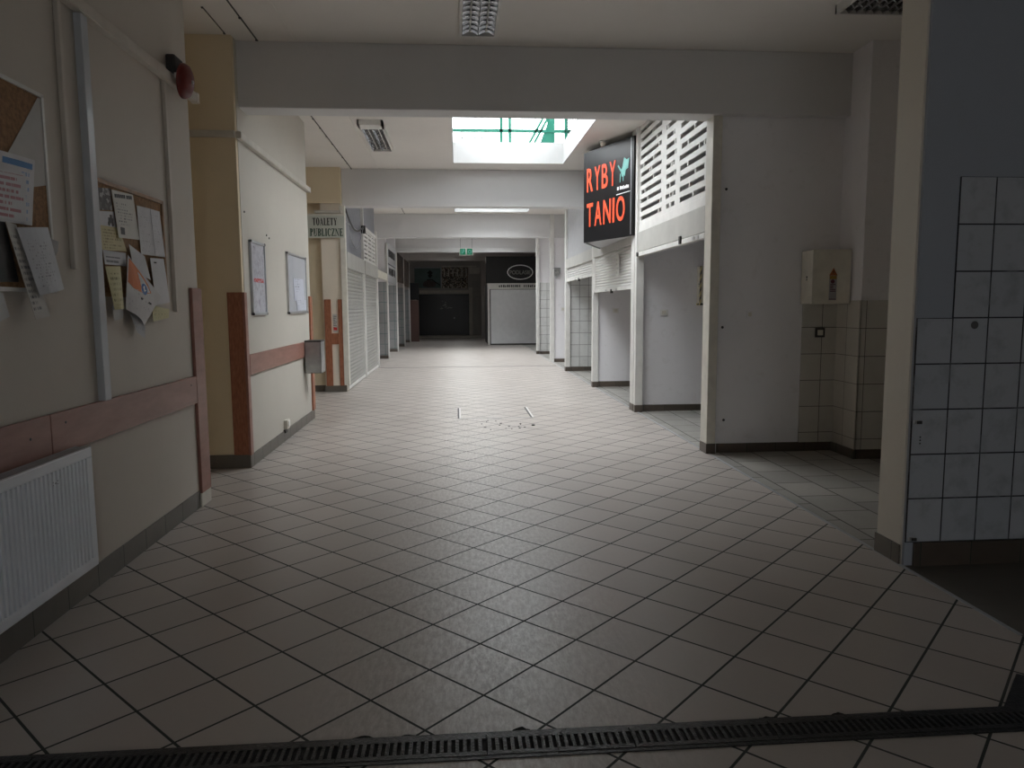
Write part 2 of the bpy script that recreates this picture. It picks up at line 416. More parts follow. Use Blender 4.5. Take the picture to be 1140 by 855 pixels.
# near left wall, second wall block, recess between them
struct('wall_left', MB().box(-2.15, XL - .008, -3.0, 5.64, 0, ZC), M['creamnear'])
struct('wall_left', MB().box(-5.3, -2.15, 5.44, 5.64, 0, ZC), M['yellow'])
b = MB().box(-5.3, XL - .008, 6.86, 9.85, 0, ZC)
struct('wall_left', b, M['cream'])
struct('wall_left', MB().box(-5.3, XL - .012, 6.80, 6.86, 0, ZC), M['yellow'])
struct('wall_left', MB().box(-5.3, -3.4, 5.64, 6.8, 0, ZC), M['yellow'])
# yellow wall by the toilets, with the pale column face
struct('wall_left', MB().box(-5.3, -2.32, 13.0, 13.15, 0, ZC), M['yellow'])
struct('wall_left', MB().box(-2.32, XL - .03, 12.9, 13.15, 0, 3.26), M['peach'])
struct('wall_left', MB().box(-5.3, XL - .03, 12.87, 13.0, 3.26, ZC), M['yellow'])

# beams across the hall
def beam(y0, y1, z0, x0=-5.3, x1=5.6, m='beam'): struct('beam', MB().box(x0, x1, y0, y1, z0, ZC, .008), M[m])
beam(6.93, 7.2, 3.28, XL - .03, 5.6)
beam(13.0, 13.25, 3.225, XL - .03, 2.6)
beam(19.1, 19.35, 3.26)
beam(25.2, 25.45, 3.46)
b = MB().box(-5.3, 5.6, 25.12, 25.3, 3.33, 3.46, .006); b.box(-5.3, 5.6, 25.10, 25.13, 3.385, 3.405)
struct('trim_2', b, M['facade'])

# partitions of the right hand stalls
def part_wall(y, t, m, x1=5.6, z1=ZC): return struct('partition', MB().box(XR + .04, x1, y, y + t, 0, z1), M[m])
struct('pillar', MB().box(XR + .0, 5.6, 3.83, 4.06, 0, ZC), M['pillarside'])
# its front: painted plaster above, tiles below in two heights
struct('partition', MB().box(XR + .012, 5.6, 3.81, 3.83, 0, ZC), M['bluewall'])
struct('partition', MB().prism([(2.512, .137), (5.6, .137), (5.6, 2.16), (2.717, 2.16), (2.717, 1.402), (2.512, 1.402)], 'Y', 3.802, 3.812), M['tile_pillar'])
part_wall(7.03, .15, 'lilac')
struct('partition', MB().box(3.437, 3.86, 7.012, 7.032, .09, 1.515), M['tile_stall'])
struct('partition', MB().box(3.80, 5.6, 6.6, 7.03, 0, ZC), M['lilac'])
b = MB().box(3.79, 5.6, 6.59, 6.602, .09, 1.515)
struct('partition', b, M['tile_stall'])
struct('partition', MB().box(3.788, 3.802, 6.59, 7.02, .09, 1.515), M['tiley_pilaster'])
struct('ceiling', MB().box(XR + .1, 5.6, 7.18, 9.95, 2.6, 2.66), M['dark'])  # unseen slab added so the space behind the grille stays dark
part_wall(9.95, .12, 'lilac'); part_wall(13.1, .12, 'lilac')
part_wall(16.4, .12, 'lilac'); struct('partition', MB().box(XR + .05, 5.6, 16.385, 16.402, .1, 2.5), M['tile_back'])
part_wall(19.12, .12, 'lilac'); part_wall(22.4, .12, 'lilac')
struct('partition', MB().box(XR + .02, 5.6, 22.385, 22.402, .1, 2.2), M['tile_back'])
struct('partition', MB().box(3.3, 5.6, 25.25, 25.37, 0, ZC), M['darkwall'])

# skirting
struct('baseboard_left', MB().box(XL - .03, XL, -3.0, 5.46, 0, .128, .003), M['base'])
struct('baseboard_left', MB().box(XL - .03, XL + .004, 6.8, 9.85, 0, .118, .003), M['base'])
struct('baseboard_left', MB().box(-3.4, XL + .002, 6.785, 6.803, 0, .125), M['base'])
struct('baseboard_left', MB().box(-2.33, XL - .02, 12.885, 12.905, 0, .11), M['base'])
struct('baseboard_left', MB().box(-5.3, -2.33, 12.985, 13.0, 0, .11), M['basex'])
def base_r(y, x0, x1, hgt=.095): struct('baseboard_right', MB().box(x0, x1, y - .014, y, 0, hgt, .002), M['basex'])
base_r(3.808, 2.56, 5.6, .135); base_r(7.028, 2.585, 3.79, .092); base_r(6.594, 3.785, 5.6, .092)
struct('baseboard_right', MB().box(3.776, 3.79, 6.58, 7.03, 0, .092), M['base'])
struct('baseboard_right', MB().box(2.492, 2.506, 3.83, 4.07, 0, .115), M['base'])
for y, h_ in ((9.95, .09), (13.1, .1), (16.385, .1), (19.1, .09), (22.385, .085)): base_r(y, XR + .05, 5.6, h_)

# white door frame posts along the stalls
TN = [3]
def post(y0, y1, z0=0., z1=ZC, x0=XR - .045, x1=XR + .06, m='white', foot=True):
    o = struct('trim_%d' % TN[0], MB().box(x0, x1, y0, y1, z0 + (.1 if foot else 0), z1, .004), M[m]); TN[0] += 1
    if foot:
        struct('baseboard_right', MB().box(x0 - .004, x1, y0 - .004, y1, 0, .1), M['basex'])
post(6.98, 7.17, 0, 3.28, XR - .03, XR + .06, 'whitedirty')
post(9.86, 9.95); post(9.985, 10.17)
post(13.04, 13.16); post(16.34, 16.5); post(19.07, 19.2, foot=False); post(22.34, 22.5, 0, ZC, XR - .05, XR + .04)
struct('trim_%d' % TN[0], MB().box(XL - .06, XL + .03, 12.86, 12.98, .12, 3.22, .004), M['whitedirty']); TN[0] += 1

# ------------------------------------------------------------------ skylights
def skylight(n, q, full):
    x0, x1, y0, y1 = q
    r = thing('window_%d' % n, (x0, y0, ZC), None, None); r['kind'] = 'structure'
    b = MB(); t = .1; zt = 4.2; e = .012
    for k, (za, zb, o, n_) in enumerate(((ZC - .002, ZC + .15, 0., e), (ZC + .15, zt, t, e))):       # liner in the slab, curb above it
        b.box(x0 - o, x0 + n_, y0 - o, y1 + o, za, zb); b.box(x1 - n_, x1 + o, y0 - o, y1 + o, za, zb)
        b.box(x0, x1, y0 - o, y0 + n_, za, zb); b.box(x0, x1, y1 - n_, y1 + o, za, zb)
    struct('window_curb', b, M['curb'], r)
    b = MB(); zr = 5.15 if full else 4.33                                   # green steel lantern over the opening
    ym = (y1 + .05)
    if full:
        b.box(x0 - .05, x1 + .05, ym - .03, ym + .03, 4.375, 4.42)
        for x in (.78, .925): b.box(x - .024, x + .024, ym - .03, ym + .03, zt, zr)
        b.prism([(1.43, zt), (1.68, zt), (1.68, zr), (1.62, zr), (1.55, 4.5)], 'Y', ym - .02, ym + .02)
        for dx in (0, .08): b.prism([(1.23 + dx, zt), (1.275 + dx, zt), (1.585 + dx, 4.75), (1.54 + dx, 4.75)], 'Y', ym - .03, ym + .01)
        b.box(1.9, 2.1, ym - .03, ym + .03, 4.3, zr)
        g = MB()
        for k in range(17): g.box(.0 + k * .115, .006 + k * .115, ym + .2, ym + .206, zt, zr)
        g.box(.12, .72, ym + .2, ym + .21, 4.315, 4.335); g.box(.12, .14, ym + .2, ym + .21, zt, 4.335)
        struct('balustrade', g, M['alu'], r)
    for yy in (y0 - .05, y1 + .05):
        for x in (x0 - .05, x1 + .05): b.box(x - .03, x + .03, yy - .03, yy + .03, zt, zr)
        b.box(x0 - .05, x1 + .05, yy - .03, yy + .03, zr, zr + .06)
    for x in (x0 - .05, x1 + .05): b.box(x - .03, x + .03, y0 - .05, y1 + .05, zr, zr + .06)
    struct('window_frame', b, M['greensteel' if full else 'facade'], r)
    b = MB(); b.box(x0 - .05, x1 + .05, y0 - .05, y1 + .05, zr + .06, zr + .07)
    for x in (x0 - .05, x1 + .05): b.box(x - .004, x + .004, y0 - .02, y1 + .02, zt, zr)
    for yy in (y0 - .05, y1 + .05): b.box(x0 - .02, x1 + .02, yy - .004, yy + .004, zt, zr)
    struct('window_pane', b, M['skyglass'], r)
    ld = bpy.data.lights.new('skylight_daylight', 'AREA'); ld.shape = 'RECTANGLE'; ld.size = x1 - x0; ld.size_y = y1 - y0
    ld.cycles.is_portal = True
    lo = bpy.data.objects.new('skylight_daylight', ld); COL.objects.link(lo); lo.location = ((x0 + x1) / 2, (y0 + y1) / 2, 4.19)
for i, q in enumerate(SKY): skylight(i + 1 if i < 3 else 5, q, i == 0)  # first two are real; the other two are added for light further back
ld = bpy.data.lights.new('added_window_daylight', 'AREA'); ld.shape = 'RECTANGLE'; ld.size = WX1 - WX0; ld.size_y = WZ1 - WZ0; ld.cycles.is_portal = True  # daylight portal of the window added behind the camera
lo = bpy.data.objects.new('added_window_daylight', ld); COL.objects.link(lo); lo.location = ((WX0 + WX1) / 2, -3.01, (WZ0 + WZ1) / 2); lo.rotation_euler = (PI / 2, 0, 0)

# ------------------------------------------------------------------ ceiling fittings
def strip(x, y0, y1, label, m='dark', w=.012, z=ZC, cat='ceiling joint'):
    b = MB().box(x - w / 2, x + w / 2, y0, y1, z - .006, z)
    n = int((y1 - y0) / .45)
    if m == 'dark':
        for k in range(n + 1):
            yy = y0 + (y1 - y0) * k / max(n, 1); b.box(x - w, x + w, yy - .012, yy + .012, z - .012, z - .006)
    return tag(b.build('ceiling_channel', M[m]), label, cat)
strip(-1.745, 4.4, 6.9, 'dark slotted channel on the ceiling in front of the nearest beam')
strip(-1.78, 7.25, 12.98, 'dark slotted channel on the ceiling beside the left louvred lamp')
strip(-1.30, 13.6, 19.0, 'dark slotted channel on the ceiling above the left shutters, farthest of its kind')
strip(-1.42, 4.4, 6.9, 'thin white cable strip on the ceiling beside the dark channel', 'ceiling', .014, ZC, 'cable strip')
strip(-1.32, 7.25, 12.98, 'thin white cable strip on the ceiling between channel and left lamp', 'ceiling', .014, ZC, 'cable strip')
tag(MB().box(-1.2, -.95, 17.8, 17.87, ZC - .012, ZC).build('ceiling_vent', M['dark']), 'small dark slot in the ceiling before the third beam', 'vent')
strip(-1.98, 6.2, 6.75, 'short thin dark strip on the ceiling over the wall recess', 'dark', .008, ZC, 'ceiling strip')

def louvre_lamp(loc, sx, sy, nx, ny, label, endcap=0.):
    """recess style surface lamp: white case, mirror louvre with cross blades; long side along Y"""
    x, y = loc
    r = thing('ceiling_lamp', (x, y, ZC), label, 'ceiling lamp', 'louvred ceiling lamps')
    z1, z0 = ZC, ZC - .07
    b = MB(); t = .022
    b.box(x - sx / 2, x - sx / 2 + t, y - sy / 2, y + sy / 2, z0, z1); b.box(x + sx / 2 - t, x + sx / 2, y - sy / 2, y + sy / 2, z0, z1)
    b.box(x - sx / 2, x + sx / 2, y - sy / 2, y - sy / 2 + t + endcap, z0, z1); b.box(x - sx / 2, x + sx / 2, y + sy / 2 - t, y + sy / 2, z0, z1)
    b.build('case', M['white'], r)
    MB().box(x - sx / 2 + t, x + sx / 2 - t, y - sy / 2 + t, y + sy / 2 - t, z1 - .012, z1 - .006).build('back_plate', M['blackmatt'], r)
    b = MB(); ya, yb = y - sy / 2 + t + endcap, y + sy / 2 - t
    xa, xb = x - sx / 2 + t, x + sx / 2 - t
    for i in range(nx + 1):
        xx = xa + (xb - xa) * i / nx
        b.prism([(xx - .009, z0 + .004), (xx + .009, z0 + .004), (xx + .003, z1 - .02), (xx - .003, z1 - .02)], 'Y', ya, yb) if False else b.box(xx - .004, xx + .004, ya, yb, z0 + .004, z1 - .02)
    for j in range(ny + 1):
        yy = ya + (yb - ya) * j / ny
        for i in range(nx):
            c0 = xa + (xb - xa) * i / nx; c1 = xa + (xb - xa) * (i + 1) / nx
            pts = []                                      # arched blade
            for k in range(9): 
                u = k / 8; pts.append((c0 + (c1 - c0) * u, z0 + .006 + .028 * math.sin(PI * u)))
            pts += [(c1, z1 - .02), (c0, z1 - .02)]
            zb, zt = z0 + .006, z1 - .02
            def yo(z): return .002 + .012 * (z - zb) / (zt - zb)
            b.ring([[(px, yy - yo(pz), pz) for px, pz in pts], [(px, yy + yo(pz), pz) for px, pz in pts]])
    b.build('louvre', M['chrome'], r)
    b = MB()
    for i in range(nx):
        xx = xa + (xb - xa) * (i + .5) / nx; b.tube([(xx, ya + .02, z1 - .03), (xx, yb - .02, z1 - .03)], .008)
    b.build('tube', M['white'], r, smooth=True)
    return r
louvre_lamp((.215, 5.93), .32, 1.22, 2, 12, 'grey louvred ceiling lamp at the top middle of the picture, before the nearest beam')
louvre_lamp((-1.075, 10.45), .32, 1.6, 2, 9, 'louvred ceiling lamp in the bright bay, left of the skylight', .2)
louvre_lamp((3.37, 5.28), .62, 1.2, 8, 12, 'wide louvred ceiling lamp cut by the top edge beside the tiled pillar')
r = thing('smoke_detector', (2.16, 10.72, ZC), 'round white smoke detector on the ceiling above the black fish sign', 'smoke detector')
MB().lathe((2.16, 10.72, ZC), (0, 0, -1), [(.06, 0), (.06, .02), (.05, .025)]).build('base', M['white'], r, smooth=True)
MB().lathe((2.16, 10.72, ZC - .024), (0, 0, -1), [(.045, 0), (.05, .02), (.038, .05), (.012, .06)]).build('sensor_head', M['whitedirty'], r, smooth=True)

# ------------------------------------------------------------------ near left wall
r = thing('radiator', (XL + .06, 3.0, .19), 'white ribbed panel radiator under the wooden rail of the near left wall', 'radiator')
ya, yb, za, zb = 2.30, 3.712, .192, .797
xf = XL + .10
b = MB(); pitch = .0335; n = int((yb - ya - .05) / pitch)
prof = [(xf - .038, ya + .012)]
y = ya + .02
for k in range(n):
    for dx, dy in ((0, 0), (0, .017), (-.034, .0195), (-.034, .0305)): prof.append((xf + dx, y + dy))
    y += pitch
prof += [(xf, y), (xf, yb - .004), (xf - .038, yb - .004)]
b.prism(prof, 'Z', za + .05, zb - .05)
b.box(xf - .018, xf, ya, yb, za, za + .05, .005); b.box(xf - .018, xf, ya, yb, zb - .05, zb, .005)
b.build('front_panel', M['rad'], r)
MB().box(XL + .03, XL + .045, ya + .01, yb - .01, za, zb - .02, .004).build('rear_panel', M['rad'], r)
b = MB(); b.box(XL + .025, XL + .03, ya, yb, zb, zb + .004); b.box(xf - .006, xf, ya, yb, zb, zb + .004)
k = ya
while k < yb - .012: b.box(XL + .028, xf - .002, k, k + .009, zb, zb + .003); k += .0155
b.build('top_grille', M['alu'], r)
for yy in (ya, yb - .003): MB().box(XL + .028, xf - .001, yy, yy + .003, za + .02, zb).build('side_cover', M['rad'], r)
b = MB(); b.box(xf, xf + .001, 3.372, 3.378, .69, .696)
for dy, dz in ((-.02, .008), (-.02, -.006), (.018, .008), (.018, -.006)): b.box(xf, xf + .001, 3.375 + dy - .002, 3.375 + dy + .002, .693 + dz - .002, .693 + dz + .002)
b.build('label_holes', M['blackmatt'], r)
for yy in (2.6, 3.45): MB().box(XL - .008, XL + .032, yy, yy + .04, .3, .7).build('bracket', M['alu'], r)

def board(y0, y1, z0, z1, label, m='wood', x=XL - .008, t=.022, name='bumper_rail', cat='wooden wall rail', screws=()):
    b = MB().box(x, x + t, y0, y1, z0, z1, .003)
    o = b.build(name, M[m]); tag(o, label, cat)
    for (sy, sz) in screws:
        MB().lathe((x + t, sy, sz), (1, 0, 0), [(.007, 0), (.006, .002), (.001, .003)], 10).build('screw', M['dark'], o)
    return o
board(-1.0, 3.528, .785, .985, 'faded brown wooden rail of the near left wall, the piece running over the radiator', 'woodpale', screws=((3.36, .90),))
board(3.534, 5.46, .785, .985, 'faded brown wooden rail along the near left wall between its joint and the corner board', 'woodpale', screws=((3.66, .93), (5.35, .93)))
b = MB().box(XL - .008, XL + .016, 5.46, 5.655, .105, 1.628, .003)
o = b.build('corner_guard', M['woodpale']); tag(o, 'tall brown wooden corner board at the end of the near left wall', 'corner guard')
struct('trim_%d' % TN[0], MB().box(XL - .03, XL + .012, 5.45, 5.66, 0, .105, .006), M['whitedirty']); TN[0] += 1
r = thing('corner_guard', (XL, 6.84, .12), 'dark brown wooden corner boards wrapped round the wall corner beside the nearer framed poster', 'corner guard')
MB().box(-2.075, XL - .01, 6.778, 6.80, .125, 1.622, .003).build('front_board', M['wood'], r)
MB().box(XL - .012, XL + .012, 6.778, 6.86, .12, 1.622, .003).build('side_board', M['woodpale'], r)
board(6.865, 9.72, .86, 1.05, 'pinkish brown wooden rail on the wall below the two framed notices', 'woodpale')
o = board(9.72, 9.862, .12, 1.628, 'tall brown wooden board at the far corner of the wall beside the metal bin', 'wood', name='corner_guard', cat='corner guard')
r = thing('bumper_rail', (-2.12, 12.88, .1), 'orange brown wooden boards forming an H on the pale column below the toilets sign', 'wooden wall rail')
yb0, yb1 = 12.875, 12.899
MB().box(-2.30, -2.185, yb0, yb1, .11, 1.62, .003).build('upright', M['wood'], r)
MB().box(-2.065, -1.955, yb0, yb1, .11, 1.62, .003).build('upright', M['wood'], r)
MB().box(-2.185, -2.065, yb0, yb1, .84, 1.03, .003).build('crossbar', M['wood'], r)
o = MB().sheet([(-2.165, 12.895, 1.37), (-2.085, 12.895, 1.36), (-2.085, 12.895, 1.04), (-2.16, 12.895, 1.05)], normal=(0, -1, 0)).build('notice', paper('sticker print', (.55, .52, .48), (.1, .1, .1), 10, .6, .95, .3, band=(.12, .28), bandcol=(.5, .02, .02)))
tag(o, 'small white and red sticker between the wooden uprights below the toilets sign', 'notice')

# notice boards and their papers -------------------------------------------------
def P3(pts, x): return [(x, p[0], p[1]) for p in pts]
def sheet(name, pts, mat, label, lift=.006, curl=None, cat='paper', group=None):
    """four corners TL TR BR BL as (y, z) on the left wall"""
    o = MB().sheet(P3(pts, XL + lift), curl=curl).build(name, mat, smooth=False)
    return tag(o, label, cat, group)
def poly_paper(name, pts, mat, label, lift, cat='paper', th=.0012, parent=None):
    b = MB(); v = [b.bm.verts.new((XL + lift + th, p[0], p[1])) for p in pts]; w_ = [b.bm.verts.new((XL + lift, p[0], p[1])) for p in pts]
    ymn, ymx = min(p[0] for p in pts), max(p[0] for p in pts); zmn, zmx = min(p[1] for p in pts), max(p[1] for p in pts)
    f = b.bm.faces.new(v)
    for lp, p in zip(f.loops, pts): lp[b.uv].uv = ((p[0] - ymn) / (ymx - ymn), (p[1] - zmn) / (zmx - zmn))
    b.bm.faces.new(list(reversed(w_)))
    for i in range(len(pts)): b.bm.faces.new([v[i], w_[i], w_[(i + 1) % len(pts)], v[(i + 1) % len(pts)]])
    o = b.build(name, mat, parent)
    if label: tag(o, label, cat)
    return o
PW = (.62, .62, .64); INK = (.06, .06, .08)
r = thing('notice_board', (XL, 3.1, 1.56), 'large cork notice board with thin white frame, cut by the left edge of the picture', 'notice board')
MB().box(XL - .008, XL + .006, 2.5, 3.655, 1.575, 2.465).build('cork_panel', M['cork'], r)
b = MB(); b.box(XL - .008, XL + .014, 2.49, 3.672, 2.46, 2.478); b.box(XL - .008, XL + .014, 2.49, 3.672, 1.558, 1.576); b.box(XL - .008, XL + .014, 3.654, 3.672, 1.558, 2.478); b.box(XL - .008, XL + .014, 2.49, 2.508, 1.558, 2.478)
b.build('frame', M['white'], r)
poly_paper('poster', [(3.375, 2.16), (3.30, 2.07), (3.30, 1.99), (3.52, 2.03), (3.648, 2.06), (3.65, 2.455), (3.632, 2.455)], paper('pale poster print', (.50, .49, .47), (.3, .28, .27), 18, .45, .35, .05), 'pale poster with a slanting torn edge on the cork board at the left edge', .008, 'poster')
sheet('paper_sheet', [(3.30, 2.15), (3.562, 2.158), (3.502, 1.858), (3.25, 1.85)], paper('blue header print', PW, (.15, .3, .55), 9, .55, .8, .05, .6, .97, (.84, .93), (.03, .17, .42)), 'white sheet with blue header bands pinned on the cork board at the left edge', .012, lambda u, v: .004 * math.sin(PI * u))
sheet('paper_sheet', [(3.10, 2.06), (3.456, 2.08), (3.447, 1.862), (3.08, 1.86)], paper('red row print', PW, (.35, .05, .08), 8, .6, .95, .05, .3, .97), 'glossy white sheet with rows of red and dark print at the left picture edge', .019, lambda u, v: .006 * v)
sheet('paper_sheet', [(3.291, 1.854), (3.366, 1.848), (3.526, 1.448), (3.405, 1.434)], paper('long slip print', (.52, .51, .48), INK, 16, .5), 'long narrow paper slip hanging below the cork board at the left edge', .02, lambda u, v: .03 * (1 - v))
sheet('paper_sheet', [(3.351, 1.835), (3.596, 1.861), (3.641, 1.575), (3.432, 1.542)], paper('letter print', (.58, .60, .64), (.22, .22, .26), 22, .42, .82, .1, .12, .9), 'bluish white letter hanging over the lower edge of the cork board at the left edge', .03, lambda u, v: .03 * (1 - v) + .012 * math.sin(PI * u))
sheet('paper_sheet', [(3.604, 1.816), (3.679, 1.802), (3.665, 1.754), (3.625, 1.688)], paper('scrap', (.52, .52, .52), INK, 2, .0), 'small blank scrap at the right frame of the cork board at the left edge', .016, lambda u, v: .015 * u)
sheet('paper_sheet', [(3.16, 1.56), (3.23, 1.55), (3.27, 1.45), (3.2, 1.43)], paper('scrap low', (.56, .56, .56), INK, 2, .0), 'paper corner peeping in at the left picture edge below the hanging slips', .02)
poly_paper('dark_gap_sheet', [(3.05, 1.86), (3.30, 1.86), (3.37, 1.60), (3.05, 1.59)], M['blackmatt'], 'dark sheet put in for the gap behind the hanging slips on the cork board at the left edge', .008, 'gap filler', .004)  # dark sheet put in where the gap beside the slips shows black

r = thing('notice_board', (XL, 4.56, 1.55), 'cork notice board in a wooden frame covered with leaflets, right of the grey pipe', 'notice board')
MB().box(XL - .008, XL + .006, 4.13, 5.0, 1.565, 2.165).build('cork_panel', M['cork'], r)
b = MB(); Yb0, Yb1, Zb0, Zb1 = 4.113, 5.02, 1.548, 2.182
b.box(XL - .008, XL + .016, Yb0, Yb1, Zb1 - .022, Zb1); b.box(XL - .008, XL + .016, Yb0, Yb1, Zb0, Zb0 + .022); b.box(XL - .008, XL + .016, Yb0, Yb0 + .022, Zb0, Zb1); b.box(XL - .008, XL + .016, Yb1 - .022, Yb1, Zb0, Zb1)
b.build('frame', plain('light wood frame', (.32, .18, .09), .5, 0, .15, 12), r)
Y1 = (.56, .49, .26); Y2 = (.62, .58, .32)
BD = 'the wooden framed board'
sheet('paper_sheet', [(4.153, 2.131), (4.299, 2.149), (4.308, 2.029), (4.142, 2.013)], collage('dark photo print', (.12, .11, .11), [(.3, .29, .28), (.18, .17, .17), (.42, .41, .40)], 40), 'small dark photo print at the top left corner of ' + BD, .008)
o = sheet('paper_sheet', [(4.141, 2.007), (4.32, 2.025), (4.341, 1.935), (4.14, 1.925)], paper('tractor ad print', PW, INK, 4, .1), 'white slip with a dark vehicle picture on ' + BD, .008)
b = MB(); zx = XL + .0095
b.box(zx, zx + .0008, 4.25, 4.31, 1.955, 1.985); b.box(zx, zx + .0008, 4.27, 4.295, 1.985, 2.003)
for yy in (4.255, 4.30): b.lathe((zx, yy, 1.952), (1, 0, 0), [(.013, 0), (.013, .0008)], 12)
b.build('print', M['dark'], o)
sheet('paper_sheet', [(4.145, 1.932), (4.37, 1.94), (4.449, 1.812), (4.15, 1.801)], paper('yellow list print', Y1, (.2, .17, .08), 8, .5), 'yellow printed sheet at the left of ' + BD, .011)
sheet('paper_sheet', [(4.155, 1.80), (4.432, 1.803), (4.422, 1.726), (4.168, 1.723)], paper('small pictures print', PW, (.1, .1, .12), 3, .65, .6, .1), 'white strip with a row of small dark pictures on ' + BD, .013)
o = sheet('paper_sheet', [(4.299, 2.143), (4.57, 2.155), (4.613, 1.894), (4.338, 1.883)], paper('announcement print', (.60, .58, .52), INK, 16, .45, .78, .25, .12, .88), 'cream announcement sheet with a bold heading on ' + BD, .014, lambda u, v: .006 * (1 - v))
b = MB()
for k in range(11):
    yy = 4.33 + k * .0195 + (.01 if k > 6 else 0); b.box(XL + .0155, XL + .017, yy, yy + .013, 2.105 + .0009 * k * 2, 2.125 + .0009 * k * 2)
b.box(XL + .02, XL + .0212, 4.37, 4.42, 1.905, 1.945)
b.build('print', M['ink'], o)
sheet('paper_sheet', [(4.613, 2.099), (4.79, 2.103), (4.83, 1.813), (4.637, 1.81)], paper('left page print', (.60, .60, .62), (.3, .3, .32), 20, .4), 'left of two white pages side by side at the top of ' + BD, .014, lambda u, v: .008 * u)
sheet('paper_sheet', [(4.785, 2.102), (4.949, 2.105), (4.999, 1.816), (4.825, 1.812)], paper('right page print', (.58, .58, .61), (.28, .28, .3), 18, .4), 'right of two white pages side by side at the top of ' + BD, .016, lambda u, v: .008 * (1 - u))
sheet('paper_sheet', [(4.453, 1.855), (4.659, 1.80), (4.731, 1.658), (4.50, 1.70)], paper('white folded print', (.60, .60, .61), INK, 10, .15), 'blank white folded paper behind the orange leaflet on ' + BD, .018, lambda u, v: .006)
o = sheet('envelope', [(4.75, 1.796), (4.963, 1.803), (4.993, 1.52), (4.773, 1.50)], paper('envelope print', (.62, .62, .64), INK, 12, .12), 'white envelope hanging at the lower right of ' + BD, .02, lambda u, v: .012 * (1 - v), 'envelope')
MB().box(XL + .0215, XL + .0225, 4.80, 4.84, 1.765, 1.775).build('print', M['ink'], o)
sheet('leaflet', [(4.154, 1.711), (4.335, 1.721), (4.30, 1.48), (4.19, 1.475)], paper('yellow leaflet print', Y2, (.12, .11, .05), 8, .45, .85, .1), 'pale yellow leaflet hanging at the lower left of ' + BD, .02, lambda u, v: .02 * (1 - v) + .01 * math.sin(PI * u), 'leaflet')
sheet('leaflet', [(4.205, 1.50), (4.35, 1.505), (4.329, 1.425), (4.224, 1.415)], paper('grey slip', (.5, .5, .5), INK, 3, .2), 'grey white slip under the pale yellow leaflet below ' + BD, .018, None, 'leaflet')
sheet('leaflet', [(4.724, 1.502), (5.002, 1.475), (4.987, 1.419), (4.741, 1.399)], paper('yellow note print', Y2, (.3, .28, .15), 4, .4), 'pale yellow note sticking out below the white envelope under ' + BD, .016, lambda u, v: .006, 'leaflet')
o = sheet('leaflet', [(4.40, 1.79), (4.845, 1.555), (4.565, 1.38), (4.334, 1.477)], paper('leaflet print', (.58, .57, .57), (.25, .25, .27), 12, .35, .5, .1), 'crooked white and orange leaflet with a round blue emblem on ' + BD, .036, lambda u, v: .025 * math.sin(PI * u) * (1 - v) , 'leaflet')
def lf(u, v, d=.0016):                       # a point on that leaflet, for the print
    TL, TR, BR, BL = [Vector((XL + .036, *p)) for p in ((4.40, 1.79), (4.845, 1.555), (4.565, 1.38), (4.334, 1.477))]
    p = (TL * (1 - u) + TR * u) * v + (BL * (1 - u) + BR * u) * (1 - v)
    return p + Vector((.025 * math.sin(PI * u) * (1 - v) + d, 0, 0))
def leaf_patch(poly, m, d, name='print'):
    b = MB(); f = [b.bm.verts.new(lf(u, v, d + .0006)) for u, v in poly]; k_ = [b.bm.verts.new(lf(u, v, d)) for u, v in poly]
    b.bm.faces.new(f); b.bm.faces.new(list(reversed(k_)))
    for i in range(len(poly)): b.bm.faces.new([f[i], k_[i], k_[(i + 1) % len(poly)], f[(i + 1) % len(poly)]])
    return b.build(name, m, o)
om = plain('orange print', (.62, .15, .015), .5, 0, .08)
leaf_patch([(.03, .97), (.2, .97), (.4, .95), (.6, .9), (.74, .8), (.6, .66), (.4, .55), (.2, .5), (.03, .52)], om, .0014, 'orange_print')
leaf_patch([(.52 + .10 * math.cos(a * PI / 8), .70 + .12 * math.sin(a * PI / 8)) for a in range(16)], plain('blue print', (.03, .12, .35), .5), .0022, 'emblem')
leaf_patch([(.47, .72), (.5, .78), (.53, .7), (.57, .72), (.53, .64), (.5, .68)], M['whiteprint'], .003, 'emblem')
leaf_patch([(.45, .46), (.85, .60), (.85, .55), (.45, .41)], M['ink'], .0016, 'heading')
sheet('leaflet', [(4.40, 1.45), (4.60, 1.43), (4.58, 1.30), (4.48, 1.34)], paper('low leaflet print', (.5, .5, .52), (.25, .25, .3), 5, .4), 'grey printed paper end hanging lowest under ' + BD, .02, lambda u, v: .01, 'leaflet')

# pipes and trunking on the near left wall
def duct(y, z0, z1, w, label, m='ductwhite', t=.03, x=XL - .008):
    b = MB().box(x, x + t, y - w / 2, y + w / 2, z0, z1, .004)
    return tag(b.build('cable_duct', M[m]), label, 'cable duct')
duct(4.075, .985, 2.99, .07, 'wide grey white vertical cable duct between the two cork boards', 'ductwhite', .04)
duct(3.865, 1.68, 2.99, .03, 'thin grey vertical cable duct left of the wide one, ending above the rail', 'trunk', .025)
duct(5.17, 1.455, 2.975, .034, 'thin grey vertical cable duct near the end of the near left wall', 'trunk', .025)
def hduct(y0, y1, z0, z1, label, x=XL - .008, t=.045, m='trunk'):
    r = thing('cable_trunking', (x, (y0 + y1) / 2, z0), label, 'cable trunking')
    MB().box(x, x + t, y0, y1, z0, z1, .003).build('channel', M[m], r)
    MB().box(x + t, x + t + .004, y0, y1, z0 + .006, z1 - .006, .001).build('cover', M[m], r)
    MB().box(x - .001, x + t + .007, y1 - .05, y1 + .004, z0 - .003, z1 + .003, .003).build('end_cap', M[m], r)
    return r
hduct(-1.0, 5.74, 2.995, 3.06, 'cream cable trunking running high along the near left wall to below the bell')
r = hduct(6.80, 9.88, 2.98, 3.04, 'cream cable trunking high on the wall above the two framed notices', m='offwhite')
